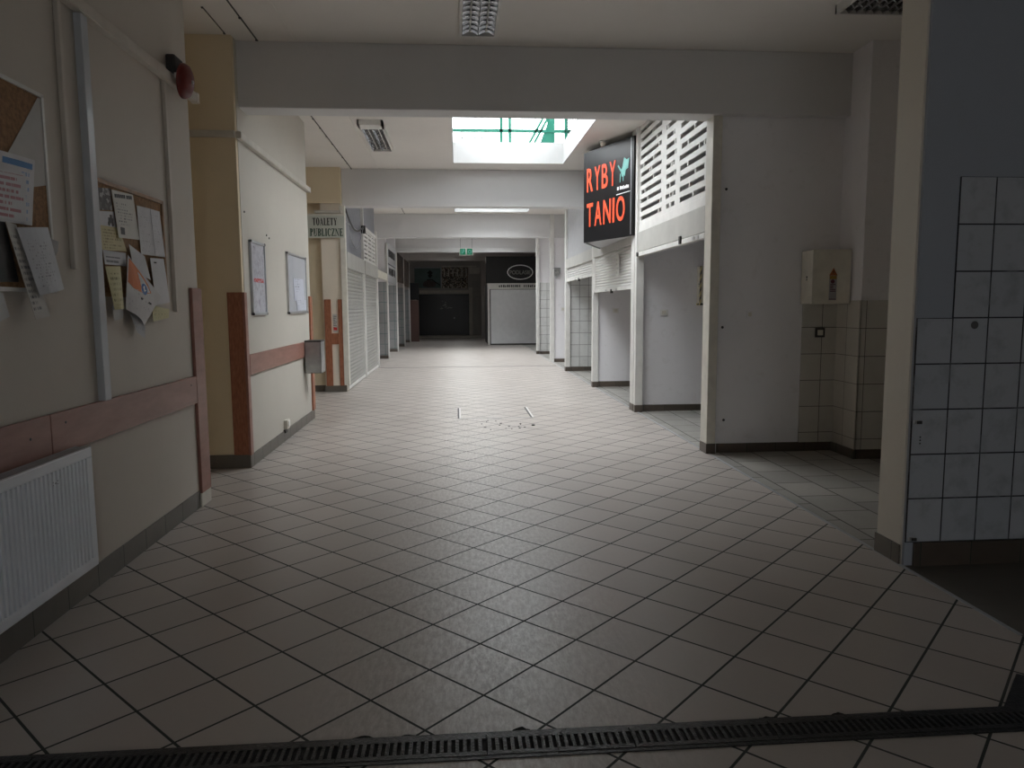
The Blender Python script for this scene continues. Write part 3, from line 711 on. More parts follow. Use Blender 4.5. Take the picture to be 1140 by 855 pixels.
r2 = thing('cable_trunking', (-2.6, 6.79, 2.98), 'cream cable trunking crossing the yellow wall of the recess beside the bell', 'cable trunking')
MB().box(-3.39, XL - .01, 6.755, 6.80, 2.985, 3.04, .003).build('channel', M['offwhite'], r2)
MB().box(-3.39, XL - .01, 6.751, 6.756, 2.991, 3.034, .001).build('cover', M['offwhite'], r2)

# alarm bell
r = thing('alarm_bell', (XL, 5.33, 3.06), 'red alarm bell on a dark bracket high at the end of the near left wall', 'alarm bell')
MB().box(XL - .008, XL + .055, 5.25, 5.41, 3.062, 3.19, .012).build('bracket', M['dark'], r)
MB().tube([(XL + .04, 5.33, 3.08), (XL + .075, 5.33, 3.05)], .018).build('stem', M['steel'], r, smooth=True)
MB().lathe((XL + .068, 5.33, 3.035), (1, 0, -.12), [(.108, 0), (.116, .005), (.115, .02), (.104, .042), (.07, .06), (.02, .067), (.012, .068)], 32).build('gong', M['redbell'], r, smooth=True)
MB().lathe((XL + .133, 5.33, 3.027), (1, 0, -.12), [(.012, 0), (.012, .012), (.004, .016)], 12).build('nut', M['steel'], r, smooth=True)
MB().box(XL + .045, XL + .063, 5.25, 5.29, 3.03, 3.068, .004).build('striker', M['white'], r)

# wall with framed notices
def framed(y0, y1, z0, z1, label, insert, fm='alu', w=.025):
    r = thing('framed_notice', (XL, (y0 + y1) / 2, z0), label, 'framed notice')
    x = XL - .008; b = MB()
    b.box(x, x + .025, y0, y1, z1 - w, z1, .003); b.box(x, x + .025, y0, y1, z0, z0 + w, .003); b.box(x, x + .025, y0, y0 + w, z0, z1, .003); b.box(x, x + .025, y1 - w, y1, z0, z1, .003)
    b.build('frame', M[fm], r)
    MB().sheet([(x + .012, y0 + w, z1 - w), (x + .012, y1 - w, z1 - w), (x + .012, y1 - w, z0 + w), (x + .012, y0 + w, z0 + w)], nu=2, nv=2).build('poster', insert, r)
    for (yy, zz) in ((y0 + .01, z0 + .01), (y1 - .01, z0 + .01), (y0 + .01, z1 - .01), (y1 - .01, z1 - .01)):
        MB().box(x + .02, x + .028, yy - .014, yy + .014, zz - .012, zz + .012, .003).build('corner_piece', M['dark'], r)
    return r
def mapposter():
    m, nt, b = nmat('framed poster print'); h = NB(nt)
    sp = h.n('ShaderNodeSeparateXYZ'); h.l(h.n('ShaderNodeUVMap').outputs[0], sp.inputs[0]); u, v = sp.outputs[0], sp.outputs[1]
    f = h.noise(h.pos(), 14, 5, .7); g = h.noise(h.pos(), 45, 3, .7)
    c = h.mix(h.ramp(f, .45, .7), (.60, .60, .66), (.34, .33, .38))
    c = h.mix(h.math('MULTIPLY', h.ramp(g, .62, .68), h.math('GREATER_THAN', v, .38)), c, (.12, .12, .14))
    red = h.math('MULTIPLY', h.math('MULTIPLY', h.math('GREATER_THAN', v, .44), h.math('LESS_THAN', v, .50)), h.math('GREATER_THAN', g, .45))
    red = h.math('MULTIPLY', red, h.math('MULTIPLY', h.math('GREATER_THAN', u, .15), h.math('LESS_THAN', u, .9)))
    c = h.mix(red, c, (.6, .12, .12))
    h.l(c, b.inputs['Base Color']); b.inputs['Roughness'].default_value = .2
    return m
framed(7.05, 7.56, 1.412, 2.118, 'dark edged framed poster with a red line, nearer of the two on the left wall', mapposter(), 'alu')
framed(8.52, 9.56, 1.41, 2.115, 'wide grey framed board with two pinned sheets, farther of the two on the left wall', plain('grey felt', (.42, .43, .46), .7, 0, .03), 'steel')
sheet('paper_sheet', [(8.80, 1.825), (9.36, 1.835), (9.40, 1.565), (8.83, 1.56)], paper('two column print', (.56, .58, .66), (.1, .1, .15), 9, .45, .98, .4), 'upper bluish sheet pinned in the wide grey framed board', .01)
sheet('paper_sheet', [(8.93, 1.572), (9.46, 1.577), (9.49, 1.448), (8.96, 1.444)], paper('lower print', (.56, .58, .66), (.1, .1, .15), 6, .4, .98, .3), 'lower bluish sheet pinned in the wide grey framed board', .012)
r = thing('wall_socket', (XL, 8.19, .14), 'white surface socket on the left wall just above the skirting', 'socket')
MB().box(XL - .008, XL + .035, 8.13, 8.25, .135, .235, .006).build('body', M['whitedirty'], r)
MB().box(XL + .035, XL + .045, 8.15, 8.23, .16, .225, .006).build('cover', M['white'], r)
MB().box(XL - .006, XL + .02, 8.10, 8.20, .095, .132, .004).build('cable_entry', M['dark'], r)
r = thing('waste_bin', (XL + .1, 9.40, .66), 'steel wall bin hung on the wooden rail at the far corner of the left wall', 'bin')
xa, xb2, y0, y1, z0, z1 = XL + .014, XL + .215, 9.27, 9.54, .655, 1.06
b = MB(); b.box(xa, xa + .006, y0, y1, z0, z1); b.box(xb2 - .006, xb2, y0, y1, z0, z1); b.box(xa, xb2, y0, y0 + .006, z0, z1); b.box(xa, xb2, y1 - .006, y1, z0, z1); b.box(xa, xb2, y0, y1, z0, z0 + .008)
b.build('body', M['binsteel'], r)
b = MB(); b.box(xa, xb2 + .004, y0 - .004, y1 + .004, z1 - .012, z1 + .008, .003); b.build('rim', M['dark'], r)
MB().box(xa + .01, xb2 - .01, y0 + .01, y1 - .01, z1 - .1, z1 - .07, .02).build('bag', M['blackmatt'], r)
# loose screws and plugs on that wall
for i, (yy, zz, lb) in enumerate(((6.96, 2.36, 'small dark wall plug at the upper left of the nearer framed poster'), (7.72, 2.22, 'small rusty screw between the two framed notices'), (7.82, 2.20, 'second small rusty screw between the framed notices, the darker'))):
    tag(MB().lathe((XL - .008, yy, zz), (1, 0, 0), [(.012, 0), (.009, .006), (.002, .008)], 10).build('wall_plug', M['dark']), lb, 'screw')

# toilets sign, drawn letter by letter in a heavy serif
def serif_word(word, x0, x1, z0, z1, y, mat, parent):
    widths = {'T': .72, 'O': .78, 'A': .80, 'L': .66, 'E': .68, 'Y': .76, 'P': .66, 'U': .78, 'B': .70, 'I': .40, 'C': .74, 'Z': .70, 'N': .82}
    gap = .09; tot = sum(widths[c] for c in word) + gap * (len(word) - 1); s = (x1 - x0) / tot; H = z1 - z0
    b = MB(); d = .003; cx = x0
    def q(pts): b.prism([(cx + px * s, z0 + pz * H) for px, pz in pts], 'Y', y - d, y)
    def rect(a, c, e, f): q([(a, e), (c, e), (c, f), (a, f)])
    def arc(xc, zc, rx, rz, ix, iz, a0, a1, n=14, ox=0.):
        for k in range(n):
            t0 = a0 + (a1 - a0) * k / n; t1 = a0 + (a1 - a0) * (k + 1) / n
            q([(xc + rx * math.cos(t0), zc + rz * math.sin(t0)), (xc + rx * math.cos(t1), zc + rz * math.sin(t1)), (xc + ox + ix * math.cos(t1), zc + iz * math.sin(t1)), (xc + ox + ix * math.cos(t0), zc + iz * math.sin(t0))])
    S, T = .26, .095
    for c in word:
        w_ = widths[c]
        if c in 'TI':
            m_ = w_ / 2; rect(m_ - S / 2, m_ + S / 2, 0, 1); rect(m_ - .17, m_ + .17, 0, T)
            if c == 'T':
                rect(0, w_, 1 - T, 1); q([(0, 1 - T), (T, 1 - T), (0.02, .74), (0, .74)]); q([(w_ - T, 1 - T), (w_, 1 - T), (w_, .74), (w_ - .02, .74)])
            else: rect(m_ - .17, m_ + .17, 1 - T, 1)
        elif c == 'O': arc(w_ / 2, .5, w_ / 2, .53, w_ / 2 - S, .53 - T, 0, 2 * PI, 28)
        elif c == 'C':
            arc(w_ / 2, .5, w_ / 2, .53, w_ / 2 - S, .53 - T, .75, 2 * PI - .75, 22); rect(w_ - .10, w_ - .03, .66, .95)
        elif c in 'LEPB':
            rect(.07, .07 + S, 0, 1); rect(0, .34, 1 - T, 1); rect(0, .34, 0, T)
            if c in 'LE': rect(.07, w_, 0, T); q([(w_ - T, T), (w_, T), (w_, .32), (w_ - .02, .32)])
            if c == 'E':
                rect(.07, w_ - .03, 1 - T, 1); q([(w_ - .1, 1 - T), (w_ - .03, 1 - T), (w_ - .03, .74), (w_ - .05, .74)]); rect(.27, .5, .49, .55); rect(.47, .52, .39, .65)
            if c in 'PB': arc(.32, .745, w_ - .32, .255, w_ - .32 - S * .9, .255 - T, -PI / 2, PI / 2, 12); rect(.27, .33, .93, 1); rect(.27, .33, .49, .56)
            if c == 'B': arc(.32, .27, w_ - .30, .27, w_ - .30 - S * .95, .27 - T, -PI / 2, PI / 2, 12); rect(.27, .33, 0, T)
        elif c == 'A':
            q([(.33, 1), (.47, 1), (.76, 0), (.53, 0), (.36, .72)]); q([(.33, 1), (.38, .8), (.13, 0), (.06, 0)]); rect(.2, .58, .28, .35); rect(0, .24, 0, T * .8); rect(.46, .8, 0, T * .8)
        elif c == 'Y':
            m_ = w_ / 2; rect(m_ - S / 2, m_ + S / 2, 0, .48); rect(m_ - .17, m_ + .17, 0, T); q([(.04, 1), (.27, 1), (m_ + .1, .45), (m_ - .1, .45)]); q([(w_ - .13, 1), (w_ - .06, 1), (m_ + .1, .42), (m_, .48)]); rect(0, .33, 1 - T, 1); rect(w_ - .24, w_, 1 - T, 1)
        elif c == 'U':
            rect(.07, .07 + S, .3, 1); rect(0, .34, 1 - T, 1); rect(w_ - .17, w_ - .09, .3, 1); rect(w_ - .25, w_, 1 - T, 1); arc((.07 + w_ - .09) / 2, .3, (w_ - .16) / 2, .33, (w_ - .16) / 2 - .14, .33 - .1, PI, 2 * PI, 14)
        elif c == 'Z':
            rect(.02, w_ - .02, 1 - T, 1); rect(0, w_, 0, T); q([(w_ - .26, 1 - T), (w_ - .02, 1 - T), (.25, T), (0, T)]); q([(0.02, 1 - T), (.09, 1 - T), (.04, .72), (.02, .72)]); q([(w_ - .07, T), (w_, T), (w_, .3), (w_ - .02, .3)])
        elif c == 'N':
            rect(.08, .15, 0, 1); rect(0, .23, 0, T); rect(w_ - .15, w_ - .08, 0, 1); rect(w_ - .24, w_, 1 - T, 1); q([(0, 1), (.27, 1), (w_ - .08, 0), (w_ - .2, 0)])
        cx += (w_ + gap) * s
    return b.build('lettering', mat, parent)
r = thing('toilet_sign', (-2.22, 12.85, 2.67), 'pale sign reading TOALETY PUBLICZNE on the yellow wall', 'sign')
MB().box(-2.535, -1.905, 12.84, 12.868, 2.672, 3.045, .004).build('plate', M['signgrey'], r)
b = MB(); b.box(-2.545, -1.895, 12.835, 12.87, 3.045, 3.075); b.build('edge', M['whitedirty'], r)
serif_word('TOALETY', -2.44, -2.03, 2.882, 3.005, 12.84, M['ink'], r)
serif_word('PUBLICZNE', -2.49, -1.935, 2.70, 2.828, 12.84, M['ink_green'], r)
tag(MB().box(-2.40, -1.95, 12.80, 12.87, 3.085, 3.13, .004).build('wooden_batten', M['offwhite']), 'pale batten fixed to the wall just above the toilets sign', 'batten')

# ------------------------------------------------------------------ left stalls
XS = -1.955
def corrug(b, x, y0, y1, z0, z1, pitch, depth, sgn):
    """rolled slat curtain in the plane X = x, bulging towards sgn"""
    prof = [(x - sgn * .004, z0)]; z = z0
    while z < z1 - pitch * .5:
        zz = min(z + pitch, z1)
        for u, d in ((.04, 0), (.2, .75), (.45, 1), (.7, .8), (.93, .1)): prof.append((x + sgn * depth * d, z + (zz - z) * u))
        z = zz
    prof += [(x, z1), (x - sgn * .004, z1)]
    V0 = [b.bm.verts.new((p[0], y0, p[1])) for p in prof]; V1 = [b.bm.verts.new((p[0], y1, p[1])) for p in prof]
    n = len(prof)
    for i in range(n): b.bm.faces.new([V0[i], V1[i], V1[(i + 1) % n], V0[(i + 1) % n]])
    b.bm.faces.new(V0); b.bm.faces.new(list(reversed(V1)))
def roller(name, x, y0, y1, z0, z1, zbox, label, sgn, m='shutter', pitch=.07, group=None, lock=False):
    r = thing(name, (x, (y0 + y1) / 2, z0), label, 'roller shutter', group)
    b = MB(); corrug(b, x, y0 + .03, y1 - .03, z0 + .05, z1, pitch, .016, sgn); b.build('slat_curtain', M[m], r)
    MB().box(x - .012, x + sgn * .022, y0 + .03, y1 - .03, z0, z0 + .055, .003).build('bottom_bar', M['white'], r)
    if zbox: MB().box(x - .02 if sgn > 0 else x - .04, x + .06 if sgn > 0 else x + .02, y0, y1, z1, zbox, .004).build('housing', M['fascia'], r)
    for yy in (y0, y1 - .03): MB().box(x - .03, x + .03, yy, yy + .03, z0 if z0 < .3 else z0, z1, .002).build('guide_rail', M['white'], r)
    if lock:
        for t in (.35, .62): MB().box(x - .02, x + sgn * .034, y0 + (y1 - y0) * t, y0 + (y1 - y0) * t + .1, z0 + .005, z0 + .035, .002).build('lock', M['steel'], r)
        MB().box(x, x + sgn * .036, y0 + (y1 - y0) * .48, y0 + (y1 - y0) * .48 + .06, z0 - .035, z0 + .03, .002).build('handle', M['dark'], r)
    return r
roller('roller_shutter', XS, 13.02, 15.42, .02, 2.17, 2.45, 'closed beige roller shutter on the left, nearest to the toilets sign', 1, 'shutter', .068, 'closed shutters on the left')
roller('roller_shutter', XS, 15.56, 17.93, .02, 2.17, 2.45, 'closed beige roller shutter on the left under the perforated grille', 1, 'shutter', .068, 'closed shutters on the left')
def hall_post(y, z1, label, w=.09, x=XS):
    o = struct('trim_%d' % TN[0], MB().box(x - .03, x + .045, y - w / 2, y + w / 2, 0, z1, .004), M['white']); TN[0] += 1
hall_post(15.49, ZC, ''); hall_post(18.0, 3.3, '', .1)
# perforated grille above the second shutter
def grille(b, x, t, y0, y1, z0, z1, rows, groups, hfrac, rnd):
    """perforated slats: solid bands with rows of slots between; groups = list of (ya, yb) slot spans"""
    ph = (z1 - z0) / rows
    for k in range(rows + 1):
        za = z0 + (k - (1 - hfrac) / 2) * ph; zb_ = z0 + (k + (1 - hfrac) / 2) * ph
        b.box(x, x + t, y0, y1, max(za, z0 - .02), min(zb_, z1 + .02))
    for k in range(rows):
        za = z0 + (k + (1 - hfrac) / 2) * ph; zb_ = z0 + (k + 1 - (1 - hfrac) / 2) * ph
        c = y0
        for (ga, gb) in groups:
            o1, o2 = (rnd.uniform(-.04, .04), rnd.uniform(-.04, .04)) if len(groups) > 2 else (0, 0)
            ga2, gb2 = max(ga + o1, y0), min(gb + o2, y1)
            b.box(x, x + t, c, ga2, za, zb_)
            for _ in range(rnd.choice((1, 1, 2))):
                mm = rnd.uniform(ga2 + .05, gb2 - .05); b.box(x, x + t, mm - .016, mm + .016, za, zb_)
            c = gb2
        b.box(x, x + t, c, y1, za, zb_)
rn = random.Random(3)
r = thing('ventilation_grille', (XS, 16.75, 2.45), 'white perforated grille above the second closed shutter on the left', 'grille')
b = MB(); grille(b, XS - .01, .02, 15.56, 17.93, 2.50, 3.12, 7, [(15.7, 16.4), (16.55, 17.1), (17.25, 17.85)], .45, rn); b.build('slotted_panel', M['white'], r); MB().box(XS - .09, XS - .08, 15.56, 17.93, 2.45, 3.19).build('shade_backing', M['dark'], r)  # dark backing put in so the slots show a shaded void
b = MB(); b.box(XS - .02, XS + .03, 15.54, 17.95, 3.12, 3.19); b.box(XS - .02, XS + .03, 15.54, 17.95, 2.45, 2.49); b.build('frame', M['white'], r)
# pane of grey board above the first shutter
r = thing('transom_panel', (XS - .05, 14.2, 2.45), 'blank grey panel above the nearest closed shutter on the left', 'panel')
MB().box(XS - .03, XS - .01, 13.0, 15.44, 2.45, ZC).build('board', M['greyblue'], r)
MB().box(XS - .03, XS + .0, 13.0, 15.44, 3.0, 3.012).build('seam', M['alu'], r)
struct('partition', MB().box(XS - .03, XS - .01, 15.54, 18.0, 3.19, ZC), M['greyblue'])
# drooping cable from the toilets column to the post
pts = []
for k in range(17):
    u = k / 16; pts.append((XS + .05, 13.0 + 2.45 * u, 3.18 - .05 * u - .26 * math.sin(PI * u) * (1 - .3 * u)))
tag(MB().tube(pts, .016, 8).build('hanging_cable', M['dark'], smooth=True), 'dark cable sagging from the toilets column to the first shutter post', 'cable')
pts = [(XS + .05, 13.0 + 2.4 * k / 14, 3.1 - .5 * math.sin(PI * k / 14)) for k in range(15)]
tag(MB().tube(pts, .007, 6).build('hanging_cable', M['alu'], smooth=True), 'thin grey cable sagging lower before the blank panel on the left', 'cable')
tag(MB().box(XS + .0, XS + .09, 15.42, 15.5, 3.0, 3.16, .01).build('junction_box', M['dark']), 'small dark junction box on the post where the sagging cables end', 'junction box')

# open left stalls further back
def lpart(y, m, z1=ZC, x1=-2.0): struct('partition', MB().box(-5.3, x1, y, y + .12, 0, z1), M[m])
lpart(17.97, 'lilac', ZC, -2.0)
for y in (21.1, 24.4, 27.6, 30.8): 
    lpart(y, 'lilac' if y < 25 else 'darkwall'); struct('partition', MB().box(-5.3, -1.99, y - .015, y, .1, 2.2), M['tile_left'])
    struct('baseboard_left', MB().box(-5.3, -1.985, y - .03, y - .015, 0, .1), M['basex'])
    hall_post(y + .05, 3.3, '', .1, -2.0)
def fasc(y0, y1, z0, z1, label, m='fascia', x=-2.0):
    return tag(MB().box(x - .03, x + .03, y0, y1, z0, z1, .004).build('fascia_panel', M[m]), label, 'fascia')
fasc(18.08, 21.08, 2.23, 2.43, 'cream fascia strip over the first open stall on the left, past the closed shutters', 'box')
# sheet signs above the second open left stall
r = thing('shop_sign', (-2.0, 22.8, 2.2), 'stack of white lettered panels above the second open stall on the left', 'shop sign')
MB().box(-2.03, -1.97, 21.25, 24.3, 2.75, 3.33, .004).build('panel', M['grey'], r)
MB().box(-2.03, -1.97, 21.25, 24.3, 2.22, 2.72, .004).build('panel', M['grey'], r)
rr = random.Random(5)
for z0 in (2.95, 2.42):                                                        # worn letter marks, no longer legible
    b = MB(); y = 21.7
    while y < 23.7:
        wq = .24; b.box(-1.972, -1.962, y, y + .07, z0, z0 + .22); b.box(-1.972, -1.962, y, y + wq, z0 + rr.choice((0, .08, .17)), z0 + .05 + rr.choice((.0, .08, .17)))
        if rr.random() > .4: b.box(-1.972, -1.962, y + wq - .06, y + wq, z0, z0 + .22)
        y += wq + .12
    b.build('lettering', M['dark'], r)
fasc(24.55, 27.55, 2.35, 3.3, 'dark brown printed fascia over the third open stall on the left', 'brownfascia')
fasc(27.75, 30.75, 2.3, 3.3, 'dark brown printed fascia over the fourth open stall on the left, farther than the other', 'brownfascia')
r = thing('projecting_sign', (-1.95, 31.0, 2.0), 'small black box sign sticking out at the far left beside the dark end shutter', 'sign')
MB().box(-2.0, -1.60, 31.3, 31.5, 1.78, 2.50, .01).build('box', M['blackmatt'], r)
MB().box(-1.97, -1.63, 31.29, 31.3, 1.82, 2.46).build('face', M['black'], r)
tag(MB().box(-2.2, -1.62, 31.3, 31.42, 0, 1.77, .005).build('reddish_board', wood('dull red brown panel', (.10, .05, .04), (.15, .085, .07))), 'dull reddish panel standing under the black box sign at the far left', 'panel')

# ------------------------------------------------------------------ right stall fronts
# stall beside the white post: perforated shutter half above, rolled up below
rn = random.Random(11)
r = thing('roller_shutter', (XR, 8.5, 2.14), 'white perforated roller grille with a beige band above the stall under the skylight', 'roller shutter')
b = MB(); grille(b, XR - .012, .022, 7.17, 9.855, 2.585, 3.84, 11, [(7.24, 8.06), (8.24, 8.62), (8.82, 9.80)], .46, rn); b.build('slotted_curtain', M['white'], r)
MB().box(XR - .02, XR + .03, 7.17, 9.855, 2.47, 2.565, .004).build('lower_slat', M['white'], r)
MB().box(XR - .03, XR + .05, 7.17, 9.855, 2.205, 2.468, .006).build('band', M['fascia'], r)
MB().box(XR - .036, XR + .03, 7.17, 9.855, 2.142, 2.198, .006).build('bottom_bar', M['white'], r)
MB().box(XR - .052, XR - .034, 7.9, 7.96, 2.15, 2.235, .003).build('handle', M['dark'], r)
for yy in (7.32, 7.45): MB().box(XR - .046, XR - .034, yy, yy + .07, 2.155, 2.19, .002).build('lock', M['steel'], r)
MB().lathe((XR - .04, 9.80, 2.17), (-1, 0, 0), [(.03, 0), (.03, .02), (.01, .025)], 12).build('end_cap', M['dark'], r)
# second stall: shutter hanging a third down
struct('partition', MB().box(XR + .0, XR + .03, 10.17, 13.04, 2.52, ZC), M['grey'])
r = roller('roller_shutter', XR, 10.17, 13.04, 1.715, 2.335, 2.52, 'white roller shutter pulled a third down below the black fish sign', -1, 'shutterw', .044, None, True)
o = MB().sheet([(XR - .03, 11.22, 2.26), (XR - .03, 10.98, 2.26), (XR - .03, 10.98, 1.94), (XR - .03, 11.22, 1.94)], normal=(-1, 0, 0)).build('paper_sheet', paper('number print', (.72, .72, .68), (.35, .35, .35), 5, .5))
tag(o, 'small white notice stuck on the half lowered shutter under the fish sign', 'paper')
# third stall
struct('partition', MB().box(XR + .0, XR + .03, 13.16, 16.34, 2.52, ZC), M['grey'])
roller('roller_shutter', XR, 13.16, 16.34, 2.02, 2.31, 2.52, 'white roller shutter almost fully up before the tiled stall, third from the front', -1, 'shutterw', .044, None, True)

# fish shop sign: a wedge standing out from the wall between its two faces
r = thing('shop_sign', (2.3, 11.1, 2.45), 'black wedge sign with red letters RYBY TANIO jutting from the right wall', 'shop sign')
A, Bp, Cc = (2.452, 10.00), (1.985, 11.17), (2.452, 12.35)
MB().prism([A, Bp, Cc], 'Z', 2.452, 3.765).build('body', M['grey'], r)
d = Vector((Bp[0] - A[0], Bp[1] - A[1], 0)); L = d.length; d.normalize(); nrm = Vector((-d.y, d.x, 0))
if nrm.y > 0: nrm = -nrm
def fpt(t, z, o=0.): return Vector((A[0], A[1], 0)) + d * t + Vector((0, 0, z)) + nrm * o
b = MB()
def slab(b, t0, t1, z0, z1, o0, o1): b.ring([[fpt(t0, z0, o0), fpt(t1, z0, o0), fpt(t1, z1, o0), fpt(t0, z1, o0)], [fpt(t0, z0, o1), fpt(t1, z0, o1), fpt(t1, z1, o1), fpt(t0, z1, o1)]])
slab(b, -.02, L + .01, 2.44, 3.775, .001, .03); b.build('face', M['black'], r)
d2 = Vector((Bp[0] - Cc[0], Bp[1] - Cc[1], 0)); L2 = d2.length; d2.normalize(); n2 = Vector((d2.y, -d2.x, 0))
if n2.y < 0: n2 = -n2
def gpt(t, z, o): return Vector((Cc[0], Cc[1], 0)) + d2 * t + Vector((0, 0, z)) + n2 * o
MB().ring([[gpt(0, 2.44, .001), gpt(L2, 2.44, .001), gpt(L2, 3.775, .001), gpt(0, 3.775, .001)], [gpt(0, 2.44, .03), gpt(L2, 2.44, .03), gpt(L2, 3.775, .03), gpt(0, 3.775, .03)]]).build('rear_face', M['black'], r)
b = MB(); slab(b, .03, .045, 2.46, 3.76, .03, .036); b.build('edge_strip', M['alu'], r)
# left to right on the face runs from its far edge to the near one
letters('RYBY', M['redletter'], r, fpt(1.17, 3.18, .031), -d, (0, 0, 1), .76, .345, .006, .012)
letters('TANIO', M['redletter'], r, fpt(1.17, 2.665, .031), -d, (0, 0, 1), .99, .345, .006, .012)
b = MB()
def fpoly(b, pts, o=.031): b.ring([[fpt(t, z, o) for t, z in pts], [fpt(t, z, o + .005) for t, z in pts]])
fpoly(b, [(.28, 3.33), (.25, 3.27), (.22, 3.30), (.19, 3.27), (.165, 3.35), (.11, 3.37), (.085, 3.50), (.14, 3.485), (.205, 3.525), (.24, 3.42)])
fpoly(b, [(.285, 3.34), (.36, 3.43), (.348, 3.445), (.27, 3.37)]); fpoly(b, [(.30, 3.32), (.31, 3.20), (.298, 3.20), (.28, 3.31)]); fpoly(b, [(.235, 3.29), (.23, 3.21), (.222, 3.21), (.215, 3.29)])
b.build('emblem', M['teal'], r)
b = MB(); t = .37
for wq, hq in ((.035, .045), (.0, 0), (.03, .05), (.035, .04), (.02, .05), (.03, .035), (.03, .045), (.03, .04)):
    if wq: fpoly(b, [(t, 3.10), (t - wq, 3.10), (t - wq, 3.10 + hq), (t, 3.10 + hq)])
    t -= wq + .008 if wq else .02
fpoly(b, [(.39, 3.035), (.06, 3.045), (.06, 3.055), (.39, 3.045)])
b.build('small_print', M['whiteprint'], r)

# switches and sockets on the stall walls
def plate(name, x, y, z, w, h_, label, m='white', cat='switch', inner=True):
    r = thing(name, (x, y, z - h_ / 2), label, cat)
    MB().box(x - w / 2, x + w / 2, y - .012, y, z - h_ / 2, z + h_ / 2, .003).build('cover_plate', M[m], r)
    if inner: MB().box(x - w * .28, x + w * .28, y - .018, y - .011, z - h_ * .28, z + h_ * .28, .002).build('rocker', M['whitedirty'], r)
    return r
plate('light_switch', 2.875, 9.95, 1.38, .11, .085, 'white double switch on the wall of the stall below the perforated grille')
plate('light_switch', 2.885, 13.1, 1.39, .11, .085, 'white switch in the stall behind the half lowered shutter')
plate('light_switch', 2.79, 19.1, 1.40, .09, .085, 'pale switch on the white stall wall under the shield plaque')
plate('light_switch', 2.895, 7.03, 1.386, .06, .07, 'painted over switch plate on the lilac wall beside the white post', 'lilac')
plate('wall_socket', 3.615, 7.01, 1.20, .10, .095, 'grey socket on the cream tiles under the fuse box', 'dark', 'socket')
for i, (x, z, lb) in enumerate(((2.63, 2.60, 'upper small dark wall plug on the lilac wall beside the white post'), (2.625, 1.26, 'middle small dark wall plug on the lilac wall beside the white post'), (2.66, .33, 'lowest small dark wall plug on the lilac wall beside the white post'))):
    tag(MB().lathe((x, 7.03, z), (0, -1, 0), [(.014, 0), (.010, .006), (.002, .008)], 10).build('wall_plug', M['dark']), lb, 'wall plug')
b = MB(); b.box(2.575, 2.81, 7.024, 7.03, 2.26, 2.262); b.prism([(2.58, 2.26), (2.78, 2.26), (2.82, 2.31), (2.82, 2.47), (2.58, 2.47)], 'Y', 7.022, 7.031)
tag(b.build('patched_plate', M['lilac']), 'painted over rectangular patch on the lilac wall above the white post middle', 'wall patch')

def fuse_box(x0, x1, yf, yw, z0, z1, label, hz=False):
    r = thing('fuse_box', ((x0 + x1) / 2, yw, z0), label, 'fuse box', 'fuse boxes in the stalls')
    MB().box(x0, x1, yf + .05, yw, z0, z1, .004).build('body', M['box'], r)
    MB().box(x0 + .006, x1 - .006, yf + .04, yf + .052, z0 + .006, z1 - .006).build('seam', M['blackmatt'], r)
    dr = MB().box(x0 - .004, x1 + .004, yf, yf + .042, z0 - .003, z1 + .003, .004).build('door', M['box'], r)
    b = MB(); ym = (yf + yw) / 2; b.box(x0 - .003, x0 + .001, ym - .01, ym + .01, z0 + .25, z0 + .268); b.box(x0 - .003, x0 + .001, ym - .006, ym + .006, z0 + .225, z0 + .243); b.build('lock', M['dark'], r)
    xs, zs = x0 + .205, z0
    MB().box(xs - .04, xs + .035, yf - .0015, yf, zs + .035, zs + .27).build('sticker', M['grey'], dr)
    b = MB(); b.prism([(xs - .042, zs + .27), (xs + .04, zs + .27), (xs - .001, zs + .342)], 'Y', yf - .002, yf); b.build('warning_triangle', plain('orange warning print', (.42, .13, .04), .5), dr)
    b = MB(); b.prism([(xs - .008, zs + .28), (xs + .006, zs + .305), (xs - .002, zs + .305), (xs + .006, zs + .325), (xs - .012, zs + .3), (xs - .003, zs + .3)], 'Y', yf - .003, yf - .002); b.build('warning_flash', M['ink'], dr)
    MB().box(xs - .036, xs + .032, yf - .0025, yf - .0015, zs + .235, zs + .267).build('sticker_band', plain('amber print', (.40, .25, .05), .5), dr)
    b = MB(); q = random.Random(2)
    for k in range(5):
        zz = zs + .115 + k * .016; b.box(xs - .03, xs - .03 + q.uniform(.03, .055), yf - .0025, yf - .0015, zz, zz + .009)
    b.box(xs - .036, xs + .032, yf - .0025, yf - .0015, zs + .04, zs + .047); b.lathe((xs - .006, yf - .0015, zs + .212), (0, -1, 0), [(.02, 0), (.02, .001)], 16)
    b.build('small_print', plain('dark red print', (.12, .03, .05), .5), dr)
    if hz:
        MB().box(x0 - .007, x0 + .0, yf - .004, yf + .045, z0, z1).build('hazard_tape', M['hazard'], r); MB().box(x0 - .006, x1, yf, yw - .01, z0 - .03, z0 - .004).build('hazard_edge', M['hazard'], r)
    return r
fuse_box(3.405, 3.78, 6.775, 7.012, 1.486, 2.0, 'cream fuse box with a warning sticker above the cream tiles beside the near stall')
fuse_box(3.335, 3.72, 9.77, 9.95, 1.51, 2.01, 'cream fuse box with hazard striped edges inside the stall below the perforated grille', True)
